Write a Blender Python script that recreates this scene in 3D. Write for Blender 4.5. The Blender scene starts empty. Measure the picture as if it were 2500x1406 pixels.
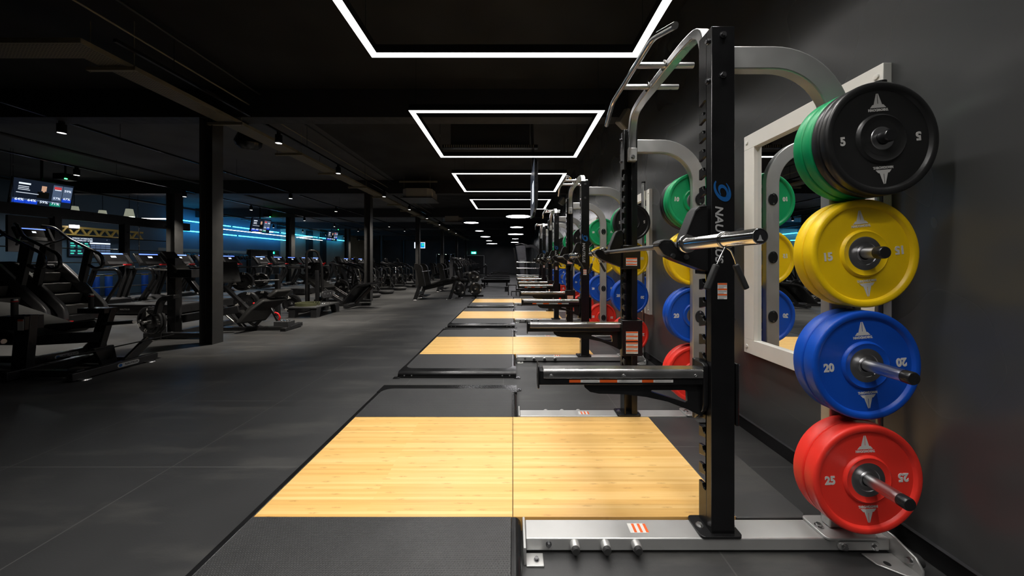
import bpy, bmesh, math, random
from mathutils import Matrix, Vector
random.seed(7)
SC = bpy.context.scene
COL = SC.collection
PI = math.pi

# ------------------------------------------------------------------ camera, world, exposure
CAM_H = 1.26
FPX = 833.0                     # focal length in pixels of the 2500 x 1406 frame (a 12 mm lens)
cam_data = bpy.data.cameras.new('camera')
cam_data.sensor_width = 36.0
cam_data.sensor_fit = 'HORIZONTAL'
cam_data.lens = FPX / 2500 * 36
cam_data.shift_x = -2.0 / 2500
cam_data.shift_y = -63.0 / 2500
cam_data.clip_start = 0.05
cam = bpy.data.objects.new('camera', cam_data)
cam.location = (0, 0, CAM_H)
cam.rotation_euler = (PI / 2, 0, 0)
COL.objects.link(cam)
SC.camera = cam
world = bpy.data.worlds.new('world')
SC.world = world
world.use_nodes = True
world.node_tree.nodes['Background'].inputs[0].default_value = (0.8, 0.85, 1, 1)
world.node_tree.nodes['Background'].inputs[1].default_value = 0.02
SC.view_settings.view_transform = 'Standard'
SC.view_settings.look = 'None'
SC.view_settings.gamma = 1
SC.view_settings.use_curve_mapping = False
SC.view_settings.exposure = 0.0
LED = 39.0                      # radiance of the white light frames
LED_SPREAD = 116                # degrees, beam of their lenses
DISC = 15.0                      # emission of the round lamps
SPOT = 620.0                    # watts of one track spotlight
BLUE = 15.0                     # emission of the blue tubes

# ------------------------------------------------------------------ materials
def lin(*c):
    return tuple(((v / 255) / 12.92 if v / 255 < 0.04045 else ((v / 255 + 0.055) / 1.055) ** 2.4) for v in c)

class NT:
    def __init__(s, name):
        s.m = bpy.data.materials.new(name)
        s.m.use_nodes = True
        s.t = s.m.node_tree
        s.b = s.t.nodes['Principled BSDF']
        s.o = s.t.nodes['Material Output']
    def n(s, kind, **kw):
        nd = s.t.nodes.new(kind)
        for k, v in kw.items():
            setattr(nd, k, v)
        return nd
    def l(s, a, b):
        s.t.links.new(a, b)
    def coord(s, scale=(1, 1, 1), loc=(0, 0, 0)):
        tc = s.n('ShaderNodeTexCoord'); mp = s.n('ShaderNodeMapping')
        mp.inputs['Scale'].default_value = scale
        mp.inputs['Location'].default_value = loc
        s.l(tc.outputs['Object'], mp.inputs['Vector'])
        return mp.outputs['Vector']
    def noise(s, vec, scale, detail=3, rough=0.5):
        nd = s.n('ShaderNodeTexNoise')
        nd.inputs['Scale'].default_value = scale
        nd.inputs['Detail'].default_value = detail
        nd.inputs['Roughness'].default_value = rough
        s.l(vec, nd.inputs['Vector'])
        return nd.outputs['Fac']
    def ramp(s, fac, stops):
        r = s.n('ShaderNodeValToRGB')
        e = r.color_ramp.elements
        while len(e) < len(stops):
            e.new(0.5)
        for k, (p, c) in enumerate(stops):
            e[k].position = p
            e[k].color = (*c, 1) if len(c) == 3 else c
        s.l(fac, r.inputs['Fac'])
        return r.outputs['Color']
    def maprange(s, fac, a, b, c, d):
        r = s.n('ShaderNodeMapRange')
        for k, v in enumerate((a, b, c, d)):
            r.inputs[k + 1].default_value = v
        s.l(fac, r.inputs[0])
        return r.outputs[0]
    def math(s, op, a, b=None):
        nd = s.n('ShaderNodeMath', operation=op)
        for k, v in enumerate((a, b)):
            if v is None: continue
            if isinstance(v, (int, float)): nd.inputs[k].default_value = v
            else: s.l(v, nd.inputs[k])
        return nd.outputs[0]
    def bump(s, h, strength=0.3, dist=0.002):
        nd = s.n('ShaderNodeBump')
        nd.inputs['Strength'].default_value = strength
        nd.inputs['Distance'].default_value = dist
        s.l(h, nd.inputs['Height'])
        s.l(nd.outputs['Normal'], s.b.inputs['Normal'])
    def set(s, **kw):
        for k, v in kw.items():
            i = s.b.inputs[k.replace('_', ' ')]
            if isinstance(v, (int, float)): i.default_value = v
            elif isinstance(v, tuple): i.default_value = (*v, 1) if len(v) == 3 else v
            else: s.l(v, i)
        return s

def mat(name, color, rough=0.5, metal=0.0, var=0.12, grain=0.0, gscale=300, spec=0.5):
    """plain painted / moulded / plated surface with a little procedural unevenness"""
    t = NT(name)
    v = t.coord()
    nz = t.noise(v, 9, 4)
    lo = tuple(c * (1 - var) for c in color); hi = tuple(min(1, c * (1 + var)) for c in color)
    t.set(Base_Color=t.ramp(nz, [(0.3, lo), (0.7, hi)]), Metallic=metal,
          Roughness=t.maprange(nz, 0.3, 0.7, max(0.02, rough * 0.88), min(1, rough * 1.12)))
    t.set(Specular_IOR_Level=spec)
    if grain:
        t.bump(t.noise(v, gscale, 2), grain, 0.0015)
    return t.m

def emat(name, color, strength):
    t = NT(name)
    t.set(Base_Color=color, Emission_Color=color, Emission_Strength=strength, Roughness=0.4)
    return t.m

M = {}
M['black_paint'] = mat('black powder coat', (0.006, 0.006, 0.0065), 0.22, 0, 0.2, 0.22, 420, spec=0.4)
M['black_satin'] = mat('satin black steel', (0.0085, 0.0085, 0.009), 0.24, 0, 0.2, 0.08, 300, spec=0.4)
M['machine_black'] = mat('machine black', (0.014, 0.014, 0.015), 0.3, 0, 0.2, 0.1, 300)
M['silver'] = mat('silver grey paint', (0.5, 0.5, 0.49), 0.4, 0.65, 0.04, 0.05, 600)
M['chrome'] = mat('chrome', (0.82, 0.81, 0.79), 0.15, 1.0, 0.05)
M['polished'] = mat('polished steel cover', (0.72, 0.71, 0.7), 0.24, 1.0, 0.06)
M['steel'] = mat('brushed steel', (0.68, 0.68, 0.68), 0.3, 1.0, 0.08)
M['hub_steel'] = mat('dark turned steel', (0.45, 0.45, 0.46), 0.34, 1.0, 0.08)
M['bar_steel'] = mat('knurled bar steel', (0.26, 0.26, 0.27), 0.36, 1.0, 0.1, 0.3, 900)
M['bolt'] = mat('zinc bolt', (0.6, 0.6, 0.6), 0.25, 1.0, 0.1)
M['dark_bolt'] = mat('black zinc bolt', (0.3, 0.3, 0.31), 0.25, 1.0, 0.1)
M['rubber'] = mat('black rubber', (0.022, 0.022, 0.022), 0.62, 0, 0.15, 0.1, 300)
M['soft_grey'] = mat('dark grey urethane', (0.04, 0.04, 0.041), 0.55, 0, 0.1)
M['plastic'] = mat('black plastic', (0.014, 0.014, 0.015), 0.25)
M['vinyl'] = mat('dark grey vinyl', (0.012, 0.0118, 0.0115), 0.5, 0, 0.1, 0.15, 350, spec=0.2)
M['shade'] = emat('frosted pendant shade', (0.75, 0.78, 0.6), 0.3)
M['step_grey'] = mat('grey step rubber', (0.07, 0.068, 0.065), 0.6)
M['tower_grey'] = mat('mid grey shroud', (0.11, 0.11, 0.12), 0.4)
M['shroud'] = mat('grey shroud', (0.042, 0.042, 0.045), 0.36)
M['white_paint'] = mat('off white satin paint', lin(232, 229, 222), 0.45, 0, 0.02)
M['red_p'] = mat('red bumper rubber', lin(244, 54, 42), 0.42, 0, 0.04, 0.05, 250)
M['blue_p'] = mat('blue bumper rubber', lin(6, 76, 186), 0.42, 0, 0.05, 0.05, 250)
M['yellow_p'] = mat('yellow bumper rubber', lin(248, 206, 4), 0.42, 0, 0.04, 0.05, 250)
M['green_p'] = mat('green bumper rubber', lin(6, 156, 94), 0.42, 0, 0.05, 0.05, 250)
M['black_p'] = mat('black bumper rubber', (0.016, 0.016, 0.016), 0.34, 0, 0.12, 0.05, 250)
M['print'] = mat('pale grey print', lin(214, 212, 208), 0.5, 0, 0.03)
M['print_dim'] = mat('grey print', lin(150, 150, 150), 0.5, 0, 0.03)
M['blue_print'] = mat('blue print', lin(8, 76, 136), 0.4, 0, 0.03)
M['orange_print'] = mat('orange print', lin(222, 92, 30), 0.5, 0, 0.03)
M['red_plastic'] = mat('red plastic', lin(200, 22, 26), 0.4, 0, 0.05)
M['yellow_paint'] = mat('yellow paint', lin(176, 150, 78), 0.5, 0, 0.06)
M['blue_vinyl'] = mat('blue vinyl', lin(20, 80, 180), 0.5, 0, 0.05)
M['olive'] = mat('olive webbing', lin(70, 72, 45), 0.8, 0, 0.15, 0.3, 200)
M['galv'] = mat('galvanised tray steel', lin(128, 120, 100), 0.55, 0.25, 0.15, 0.1, 80)
M['column'] = mat('column dark paint', (0.03, 0.0295, 0.029), 0.42, 0, 0.12, 0.1, 60)
M['beam'] = mat('ceiling beam paint', (0.02, 0.02, 0.021), 0.6, 0, 0.1)
M['ac_white'] = mat('grey air conditioner casing', lin(150, 145, 135), 0.5, 0, 0.04)
M['green_led'] = emat('green indicator', (0.02, 1, 0.1), 25)
M['led'] = emat('white led diffuser', (1, 0.98, 0.95), 4.0)
M['disc'] = emat('white disc diffuser', (1, 0.97, 1), DISC)
M['spot'] = emat('spotlight lens', (1, 0.97, 0.92), 8)
M['tube_white'] = emat('white tube', (1, 0.93, 0.93), 6)
M['tube_blue'] = emat('blue tube', (0.03, 0.48, 1.0), BLUE)
M['scr_blue'] = emat('console blue', (0.12, 0.22, 1), 2.2)
M['scr_white'] = emat('screen white', (0.8, 0.88, 1), 1.1)
M['scr_navy'] = emat('screen navy', (0.006, 0.010, 0.02), 1.0)
M['scr_slate'] = emat('screen slate blue', (0.09, 0.13, 0.22), 0.8)
M['scr_cobalt'] = emat('screen cobalt', (0.01, 0.06, 0.6), 1.0)
M['scr_green'] = emat('screen green', (0.01, 0.22, 0.14), 1.0)
M['scr_teal'] = emat('screen teal text', (0.05, 0.5, 0.4), 0.9)
M['scr_red'] = emat('screen red', (0.7, 0.06, 0.07), 0.8)
M['scr_skin'] = emat('screen skin tone', (0.62, 0.36, 0.24), 0.9)
M['scr_cyan'] = emat('screen cyan', (0.0, 0.35, 0.85), 1.0)
M['scr_lime'] = emat('screen lime', (0.05, 0.75, 0.45), 1.0)
M['exit'] = emat('exit sign green', (0.02, 0.75, 0.5), 2.0)
M['exit_white'] = emat('exit sign white', (0.8, 1, 0.95), 3.0)

def floor_mat():
    t = NT('black rubber floor tiles')
    v = t.coord()
    sep = t.n('ShaderNodeSeparateXYZ'); t.l(v, sep.inputs[0])
    def seam(axis, off):
        f = t.math('FRACT', t.math('ADD', sep.outputs[axis], off))
        d = t.math('ABSOLUTE', t.math('SUBTRACT', f, 0.5))
        return t.math('GREATER_THAN', d, 0.4965)
    s = t.math('MAXIMUM', seam(0, 0.10), seam(1, -0.10))
    big = t.noise(v, 0.9, 5, 0.6); fine = t.noise(v, 120, 2); smear = t.noise(t.coord((0.6, 2.4, 1)), 1.6, 5, 0.65)
    base = t.ramp(big, [(0.3, (0.026, 0.026, 0.0265)), (0.7, (0.036, 0.036, 0.0365))])
    mx = t.n('ShaderNodeMix', data_type='RGBA'); t.l(t.maprange(smear, 0.52, 0.74, 0, 0.6), mx.inputs[0])
    t.l(base, mx.inputs[6]); mx.inputs[7].default_value = (0.085, 0.082, 0.075, 1)
    mx2 = t.n('ShaderNodeMix', data_type='RGBA'); t.l(t.math('MULTIPLY', s, 0.7), mx2.inputs[0])
    t.l(mx.outputs[2], mx2.inputs[6]); mx2.inputs[7].default_value = (0.085, 0.083, 0.08, 1)
    t.set(Base_Color=mx2.outputs[2], Roughness=t.maprange(big, 0.3, 0.7, 0.42, 0.56), Specular_IOR_Level=0.6)
    t.bump(t.math('SUBTRACT', fine, s), 0.2, 0.002)
    return t.m
M['floor'] = floor_mat()

def wall_mat(name, a, b, rough):
    t = NT(name)
    v = t.coord()
    nz = t.noise(v, 0.8, 1, 0.4); streak = t.noise(v, 1.5, 1, 0.4)
    t.set(Base_Color=t.ramp(nz, [(0.3, a), (0.72, b)]), Roughness=t.maprange(streak, 0.3, 0.75, rough * 0.9, rough * 1.1))
    t.bump(t.noise(v, 260, 3), 0.1, 0.0006)
    return t.m
M['wall'] = wall_mat('dark charcoal wall paint', (0.056, 0.057, 0.057), (0.062, 0.063, 0.063), 0.28)
M['wall_blue'] = wall_mat('slate blue wall paint', (0.06, 0.11, 0.17), (0.085, 0.145, 0.21), 0.5)
M['wall_warm'] = wall_mat('warm grey plaster', (0.3, 0.28, 0.22), (0.42, 0.39, 0.32), 0.6)
M['wall_far'] = wall_mat('black grey far wall paint', (0.05, 0.05, 0.052), (0.075, 0.075, 0.08), 0.5)
M['ceiling'] = wall_mat('black ceiling paint', (0.004, 0.004, 0.004), (0.006, 0.006, 0.006), 0.8)
M['ceiling_lit'] = wall_mat('ceiling paint lightened as lit', (0.06, 0.06, 0.06), (0.085, 0.085, 0.085), 0.75)  # bounced light on the left bays' ceiling, put into a paler colour

def mirror_mat():
    t = NT('mirror glass'); nz = t.noise(t.coord(), 3, 2)
    t.set(Base_Color=(0.88, 0.9, 0.9), Metallic=1.0, Roughness=t.maprange(nz, 0.3, 0.7, 0.004, 0.012)); return t.m
M['mirror'] = mirror_mat()

def bamboo_mat():
    t = NT('bamboo strip wood')
    tc = t.n('ShaderNodeTexCoord')
    sep = t.n('ShaderNodeSeparateXYZ'); t.l(tc.outputs['Object'], sep.inputs[0])
    br = t.n('ShaderNodeTexBrick')
    br.offset = 0.37; br.offset_frequency = 2
    br.inputs['Color1'].default_value = (0, 0, 0, 1); br.inputs['Color2'].default_value = (1, 1, 1, 1)
    br.inputs['Mortar'].default_value = (0.4, 0.4, 0.4, 1)
    br.inputs['Scale'].default_value = 1; br.inputs['Mortar Size'].default_value = 0.0004
    br.inputs['Brick Width'].default_value = 1.9; br.inputs['Row Height'].default_value = 0.02
    t.l(tc.outputs['Object'], br.inputs['Vector'])
    grain = t.noise(t.coord((5, 260, 5)), 1.0, 4, 0.6)
    soft = t.noise(t.coord((1.2, 22, 1)), 1.0, 3, 0.5)
    # the node rings of the cane: small tan blotches scattered per strip
    vo = t.n('ShaderNodeTexVoronoi', feature='F1', voronoi_dimensions='2D'); vo.inputs['Scale'].default_value = 1; vo.inputs['Randomness'].default_value = 1
    t.l(t.coord((4.2, 17, 1)), vo.inputs['Vector'])
    knot = t.maprange(vo.outputs['Distance'], 0.04, 0.13, 1, 0)
    knot = t.math('MULTIPLY', knot, t.maprange(t.noise(t.coord((60, 240, 1)), 1.0, 3), 0.38, 0.6, 0.2, 1))
    f = t.math('ADD', t.math('MULTIPLY', br.outputs['Color'], 0.34), t.math('ADD', t.math('MULTIPLY', grain, 0.42), t.math('MULTIPLY', soft, 0.34)))
    col = t.ramp(f, [(0.22, lin(208, 156, 84)), (0.5, lin(226, 180, 106)), (0.8, lin(238, 202, 136))])
    mx = t.n('ShaderNodeMix', data_type='RGBA'); t.l(t.math('MULTIPLY', knot, 0.62), mx.inputs[0])
    t.l(col, mx.inputs[6]); mx.inputs[7].default_value = (*lin(172, 116, 56), 1)
    t.set(Base_Color=mx.outputs[2], Roughness=t.maprange(grain, 0.3, 0.7, 0.3, 0.4), Specular_IOR_Level=0.6)
    t.bump(f, 0.05, 0.001)
    return t.m
M['bamboo'] = bamboo_mat()

def stud_mat():
    t = NT('studded black rubber')
    v = t.coord((88, 88, 1))
    sep = t.n('ShaderNodeSeparateXYZ'); t.l(v, sep.inputs[0])
    y = t.math('MULTIPLY', sep.outputs[1], 1.1547)
    def dots(ox, oy):
        a = t.math('SUBTRACT', t.math('FRACT', t.math('ADD', sep.outputs[0], ox)), 0.5)
        b = t.math('SUBTRACT', t.math('FRACT', t.math('ADD', t.math('MULTIPLY', y, 0.5), oy)), 0.5)
        b = t.math('MULTIPLY', b, 1.73)
        r = t.math('SQRT', t.math('ADD', t.math('MULTIPLY', a, a), t.math('MULTIPLY', b, b)))
        return t.maprange(r, 0.2, 0.36, 1, 0)
    h = t.math('MAXIMUM', dots(0, 0), dots(0.5, 0.5))
    nz = t.noise(t.coord(), 6, 4)
    t.set(Base_Color=t.ramp(nz, [(0.3, (0.034, 0.034, 0.034)), (0.7, (0.044, 0.044, 0.044))]), Roughness=0.42, Specular_IOR_Level=0.6)
    t.bump(h, 0.9, 0.0025)
    return t.m
M['stud'] = stud_mat()

def tray_mat():
    t = NT('perforated tray steel')
    v = t.coord((26, 44, 1)); sep = t.n('ShaderNodeSeparateXYZ'); t.l(v, sep.inputs[0])
    fx = t.math('ABSOLUTE', t.math('SUBTRACT', t.math('FRACT', sep.outputs[0]), 0.5))
    fy = t.math('ABSOLUTE', t.math('SUBTRACT', t.math('FRACT', sep.outputs[1]), 0.5))
    hole = t.math('MULTIPLY', t.math('LESS_THAN', fx, 0.34), t.math('LESS_THAN', fy, 0.2))
    c = t.ramp(hole, [(0.0, lin(120, 112, 92)), (1.0, lin(16, 15, 13))])
    t.set(Base_Color=c, Roughness=0.6, Metallic=0.1)
    return t.m
M['tray'] = tray_mat()

# ------------------------------------------------------------------ mesh helpers
def frame_m(o, right, up):
    r = Vector(right).normalized(); u = Vector(up).normalized(); n = r.cross(u)
    return Matrix(((r.x, u.x, n.x, o[0]), (r.y, u.y, n.y, o[1]), (r.z, u.z, n.z, o[2]), (0, 0, 0, 1)))

_txt = {}
def text_mesh(s, size=1.0, weight=0.0, extrude=0.0, width=1.0, shear=0.0):
    key = (s, size, weight, extrude, width, shear)
    if key not in _txt:
        cu = bpy.data.curves.new('lettering', 'FONT')
        cu.body = s; cu.size = size; cu.offset = weight; cu.extrude = extrude; cu.shear = shear
        cu.align_x = 'CENTER'; cu.align_y = 'CENTER'; cu.resolution_u = 3
        ob = bpy.data.objects.new('lettering', cu); COL.objects.link(ob)
        dg = bpy.context.evaluated_depsgraph_get(); dg.update()
        me = bpy.data.meshes.new_from_object(ob.evaluated_get(dg))
        bpy.data.objects.remove(ob); bpy.data.curves.remove(cu)
        for v in me.vertices: v.co.x *= width
        _txt[key] = me
    return _txt[key]

class MB:
    """collects shapes into one mesh"""
    def __init__(s):
        s.bm = bmesh.new()
    def face(s, pts):
        try: return s.bm.faces.new([s.bm.verts.new(p) for p in pts])
        except ValueError: return None
    def box(s, x0, x1, y0, y1, z0, z1):
        v = [s.bm.verts.new((x, y, z)) for z in (z0, z1) for x, y in ((x0, y0), (x1, y0), (x1, y1), (x0, y1))]
        for f in ((0, 3, 2, 1), (4, 5, 6, 7), (0, 1, 5, 4), (1, 2, 6, 5), (2, 3, 7, 6), (3, 0, 4, 7)):
            s.bm.faces.new([v[i] for i in f])
        return s
    def sweep(s, pts, w, h, up=(0, 0, 1), side=None, closed=False):
        """rectangular section (w sideways, h along up) along a polyline"""
        return s._loft(pts, [(-w / 2, -h / 2), (w / 2, -h / 2), (w / 2, h / 2), (-w / 2, h / 2)], up, side, closed)
    def bar(s, a, b, w, h, up=(0, 0, 1)):
        return s.sweep([a, b], w, h, up)
    def tube(s, pts, r, n=12, closed=False):
        pr = [(r * math.cos(2 * PI * k / n), r * math.sin(2 * PI * k / n)) for k in range(n)]
        return s._loft(pts, pr, (0.013, 0.027, 1), None, closed)
    def _loft(s, pts, prof, up, side=None, closed=False):
        P = [Vector(p) for p in pts]; N = len(P); rings = []
        prev = None
        for i in range(N):
            if closed: d0 = (P[i] - P[i - 1]).normalized(); d1 = (P[(i + 1) % N] - P[i]).normalized()
            else:
                d1 = (P[min(i + 1, N - 1)] - P[min(i, N - 2)]).normalized()
                d0 = (P[max(i, 1)] - P[max(i - 1, 0)]).normalized()
            d = (d0 + d1)
            d = d.normalized() if d.length > 1e-6 else d1
            if side is not None: sd = Vector(side).normalized()
            else:
                if prev is None:
                    u = Vector(up).normalized()
                    if abs(u.dot(d)) > 0.97: u = Vector((1, 0, 0)) if abs(d.x) < 0.9 else Vector((0, 1, 0))
                    sd = d.cross(u).normalized()
                else:
                    sd = prev - d * prev.dot(d)
                    sd = sd.normalized() if sd.length > 1e-6 else prev
            prev = sd
            un = sd.cross(d).normalized()
            c = max(0.35, math.sqrt(max(0.0, (1 + d0.dot(d1)) / 2)))
            bend = (d1 - d0)
            ring = []
            for a, b in prof:
                off = sd * a + un * b
                if bend.length > 1e-5:
                    bn = bend.normalized(); off = off + bn * off.dot(bn) * (1 / c - 1)
                ring.append(s.bm.verts.new(P[i] + off))
            rings.append(ring)
        m = len(prof)
        for i in range(N if closed else N - 1):
            A = rings[i]; B = rings[(i + 1) % N]
            for k in range(m):
                s.bm.faces.new((A[k], A[(k + 1) % m], B[(k + 1) % m], B[k]))
        if not closed:
            s.bm.faces.new(rings[0]); s.bm.faces.new(rings[-1])
        return s
    def cyl(s, a, b, r, r2=None, n=20):
        r2 = r if r2 is None else r2
        return s.lathe([(0, 0), (r, 0), (r2, (Vector(b) - Vector(a)).length), (0, (Vector(b) - Vector(a)).length)], a, Vector(b) - Vector(a), n)
    def lathe(s, prof, o, axis, n=32):
        ax = Vector(axis).normalized(); o = Vector(o)
        u = Vector((0, 0, 1)) if abs(ax.z) < 0.9 else Vector((1, 0, 0))
        a = ax.cross(u).normalized(); b = ax.cross(a)
        rings = []
        for r, t in prof:
            if r < 1e-7: rings.append([s.bm.verts.new(o + ax * t)])
            else: rings.append([s.bm.verts.new(o + ax * t + (a * math.cos(2 * PI * k / n) + b * math.sin(2 * PI * k / n)) * r) for k in range(n)])
        for A, B in zip(rings, rings[1:]):
            for k in range(n):
                q = (k + 1) % n
                if len(A) == 1 and len(B) == 1: continue
                if len(A) == 1: f = (A[0], B[q], B[k])
                elif len(B) == 1: f = (A[k], A[q], B[0])
                else: f = (A[k], A[q], B[q], B[k])
                s.bm.faces.new(f)
        return s
    def sphere(s, c, r, n=20, sq=1.0):
        m = n // 2
        return s.lathe([(r * math.sin(PI * k / m) if 0 < k < m else 0, -r * sq * math.cos(PI * k / m)) for k in range(m + 1)], c, (0, 0, 1), n)
    def prism(s, poly, axis, t0, t1):
        def p(q, t): return {'x': (t, q[0], q[1]), 'y': (q[0], t, q[1]), 'z': (q[0], q[1], t)}[axis]
        A = [s.bm.verts.new(p(q, t0)) for q in poly]; B = [s.bm.verts.new(p(q, t1)) for q in poly]
        s.bm.faces.new(A); s.bm.faces.new(B)
        for k in range(len(poly)):
            q = (k + 1) % len(poly)
            s.bm.faces.new((A[k], A[q], B[q], B[k]))
        return s
    def slab(s, poly, mtx, t):
        """flat polygon in the plane of mtx, t thick towards its normal"""
        A = [s.bm.verts.new(mtx @ Vector((q[0], q[1], 0))) for q in poly]; B = [s.bm.verts.new(mtx @ Vector((q[0], q[1], t))) for q in poly]
        s.bm.faces.new(A); s.bm.faces.new(B)
        for k in range(len(poly)):
            q = (k + 1) % len(poly)
            s.bm.faces.new((A[k], A[q], B[q], B[k]))
        return s
    def rect(s, mtx, x0, x1, y0, y1, t=0.002):
        return s.slab([(x0, y0), (x1, y0), (x1, y1), (x0, y1)], mtx, t)
    def mesh(s, me, mtx):
        n0 = len(s.bm.verts); s.bm.from_mesh(me); s.bm.verts.ensure_lookup_table()
        for v in s.bm.verts[n0:]: v.co = mtx @ v.co
        return s
    def text(s, body, mtx, size, weight=0.0, extrude=0.0006, width=1.0, shear=0.0):
        return s.mesh(text_mesh(body, size, weight, extrude, width, shear), mtx)
    def build(s, name, material, parent=None, bevel=0.0, seg=2, flip=None, angle=38):
        bm = s.bm
        bmesh.ops.recalc_face_normals(bm, faces=bm.faces)
        for f in bm.faces: f.smooth = True
        me = bpy.data.meshes.new(name); bm.to_mesh(me); bm.free()
        me.set_sharp_from_angle(angle=math.radians(angle))
        me.materials.append(M[material])
        ob = bpy.data.objects.new(name, me); COL.objects.link(ob)
        if parent is not None: ob.parent = parent
        if bevel:
            md = ob.modifiers.new('bevel', 'BEVEL'); md.width = bevel; md.segments = seg
            md.limit_method = 'ANGLE'; md.angle_limit = math.radians(40); md.harden_normals = False
        return ob

def tag(o, label=None, cat=None, group=None, kind=None):
    if label: o['label'] = label
    if cat: o['category'] = cat
    if group: o['group'] = group
    if kind: o['kind'] = kind
    return o
def thing(name, label, cat, loc=(0, 0, 0), rz=0.0, group=None):
    o = bpy.data.objects.new(name, None); COL.objects.link(o)
    o.empty_display_size = 0.1; o.location = loc; o.rotation_euler = (0, 0, rz)
    return tag(o, label, cat, group)
def struct(name, mb, material, **kw):
    return tag(mb.build(name, material, None, **kw), kind='structure')
def copy_tree(o, loc=None, rz=None, label=None, group=None, parent=None):
    c = o.copy(); COL.objects.link(c)
    if parent is not None: c.parent = parent
    if loc is not None: c.location = loc
    if rz is not None: c.rotation_euler = (0, 0, rz)
    if label: c['label'] = label
    if group: c['group'] = group
    for ch in list(o.children):
        copy_tree(ch, parent=c)
    return c
def W(px, py, Y):
    """the world point at depth Y that a place of the photograph shows"""
    return Vector(((px - 1252) * Y / FPX, Y, CAM_H - (py - 640) * Y / FPX))
def arc(cx, cy, r, a0, a1, n):
    return [(cx + r * math.cos(math.radians(a0 + (a1 - a0) * k / n)), cy + r * math.sin(math.radians(a0 + (a1 - a0) * k / n))) for k in range(n + 1)]
def rrect(x0, x1, y0, y1, r, n=5):
    return arc(x1 - r, y0 + r, r, -90, 0, n) + arc(x1 - r, y1 - r, r, 0, 90, n) + arc(x0 + r, y1 - r, r, 90, 180, n) + arc(x0 + r, y0 + r, r, 180, 270, n)
def fillet(pts, r, n=5):
    """round the corners of a 3-D polyline"""
    P = [Vector(p) for p in pts]; out = [P[0]]
    for i in range(1, len(P) - 1):
        a = P[i - 1] - P[i]; b = P[i + 1] - P[i]
        d = min(r, a.length * 0.49, b.length * 0.49)
        p0 = P[i] + a.normalized() * d; p1 = P[i] + b.normalized() * d
        for k in range(n + 1):
            t = k / n
            out.append(p0 * (1 - t) ** 2 + P[i] * 2 * t * (1 - t) + p1 * t * t)
    return out + [P[-1]]

# ------------------------------------------------------------------ the setting
XW = 1.76          # right wall
XL = -15.6         # left wall
YF = 38.0          # far wall
YB = -4.5          # wall behind the photographer
ZC = 3.9           # ceiling
struct('floor', MB().box(XL, XW, YB, YF, -0.1, 0), 'floor')
struct('ceiling', MB().box(-3.8, XW, YB, YF, ZC, ZC + 0.1), 'ceiling')
struct('ceiling.001', MB().box(XL, -3.8, YB, 5.3, ZC, ZC + 0.1), 'ceiling')
struct('ceiling.002', MB().box(XL, -3.8, 5.3, YF, ZC, ZC + 0.1), 'ceiling_lit')
struct('wall_right', MB().box(XW, XW + 0.12, YB, YF, 0, ZC), 'wall')
struct('wall_far', MB().box(XL, XW, YF, YF + 0.12, 0, ZC), 'wall_far')
struct('wall_back', MB().box(XL, XW, YB - 0.12, YB, 0, ZC), 'wall_far')
struct('wall_left', MB().box(XL - 0.12, XL, YB, 22.9, 0, ZC), 'wall_blue')
struct('wall_left.001', MB().box(XL - 0.12, XL, 22.9, YF, 0, ZC), 'wall_warm')
struct('baseboard_right', MB().box(XW - 0.018, XW, YB, YF, 0, 0.085), 'black_satin', bevel=0.003)
struct('baseboard_right_highlight', MB().box(XW - 0.02, XW, YB, YF, 0.085, 0.087), 'shroud')  # thin paler strip painted in as the highlight along the baseboard top
# columns in two rows, the downstand beams they carry
cn = 0
for X, ys in ((-4.69, [5.31 + 5.78 * k for k in range(6)]), (-10.95, [11.05, 16.8, 22.6, 28.4, 34.2])):
    for Y in ys:
        cn += 1
        w = 0.1 if X > -6 else 0.14
        # steel H section: two flanges and the web between them
        struct('trim_%d' % cn, MB().prism([(X - w, Y - w), (X - w + 0.014, Y - w), (X - w + 0.014, Y - 0.008), (X + w - 0.014, Y - 0.008), (X + w - 0.014, Y - w), (X + w, Y - w), (X + w, Y + w),
               (X + w - 0.014, Y + w), (X + w - 0.014, Y + 0.008), (X - w + 0.014, Y + 0.008), (X - w + 0.014, Y + w), (X - w, Y + w)], 'z', 0, 3.47), 'column', bevel=0.003)
for k in range(6):
    cn += 1
    struct('trim_%d' % cn, MB().box(XL, XW, 5.2 + 5.78 * k, 5.46 + 5.78 * k, 3.47, ZC), 'beam')
for Y0, Y1 in ((25.7, 26.3), (27.6, 28.2)):
    cn += 1
    struct('trim_%d' % cn, MB().box(XL, XL + 0.2, Y0, Y1, 0, ZC), 'beam')

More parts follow.
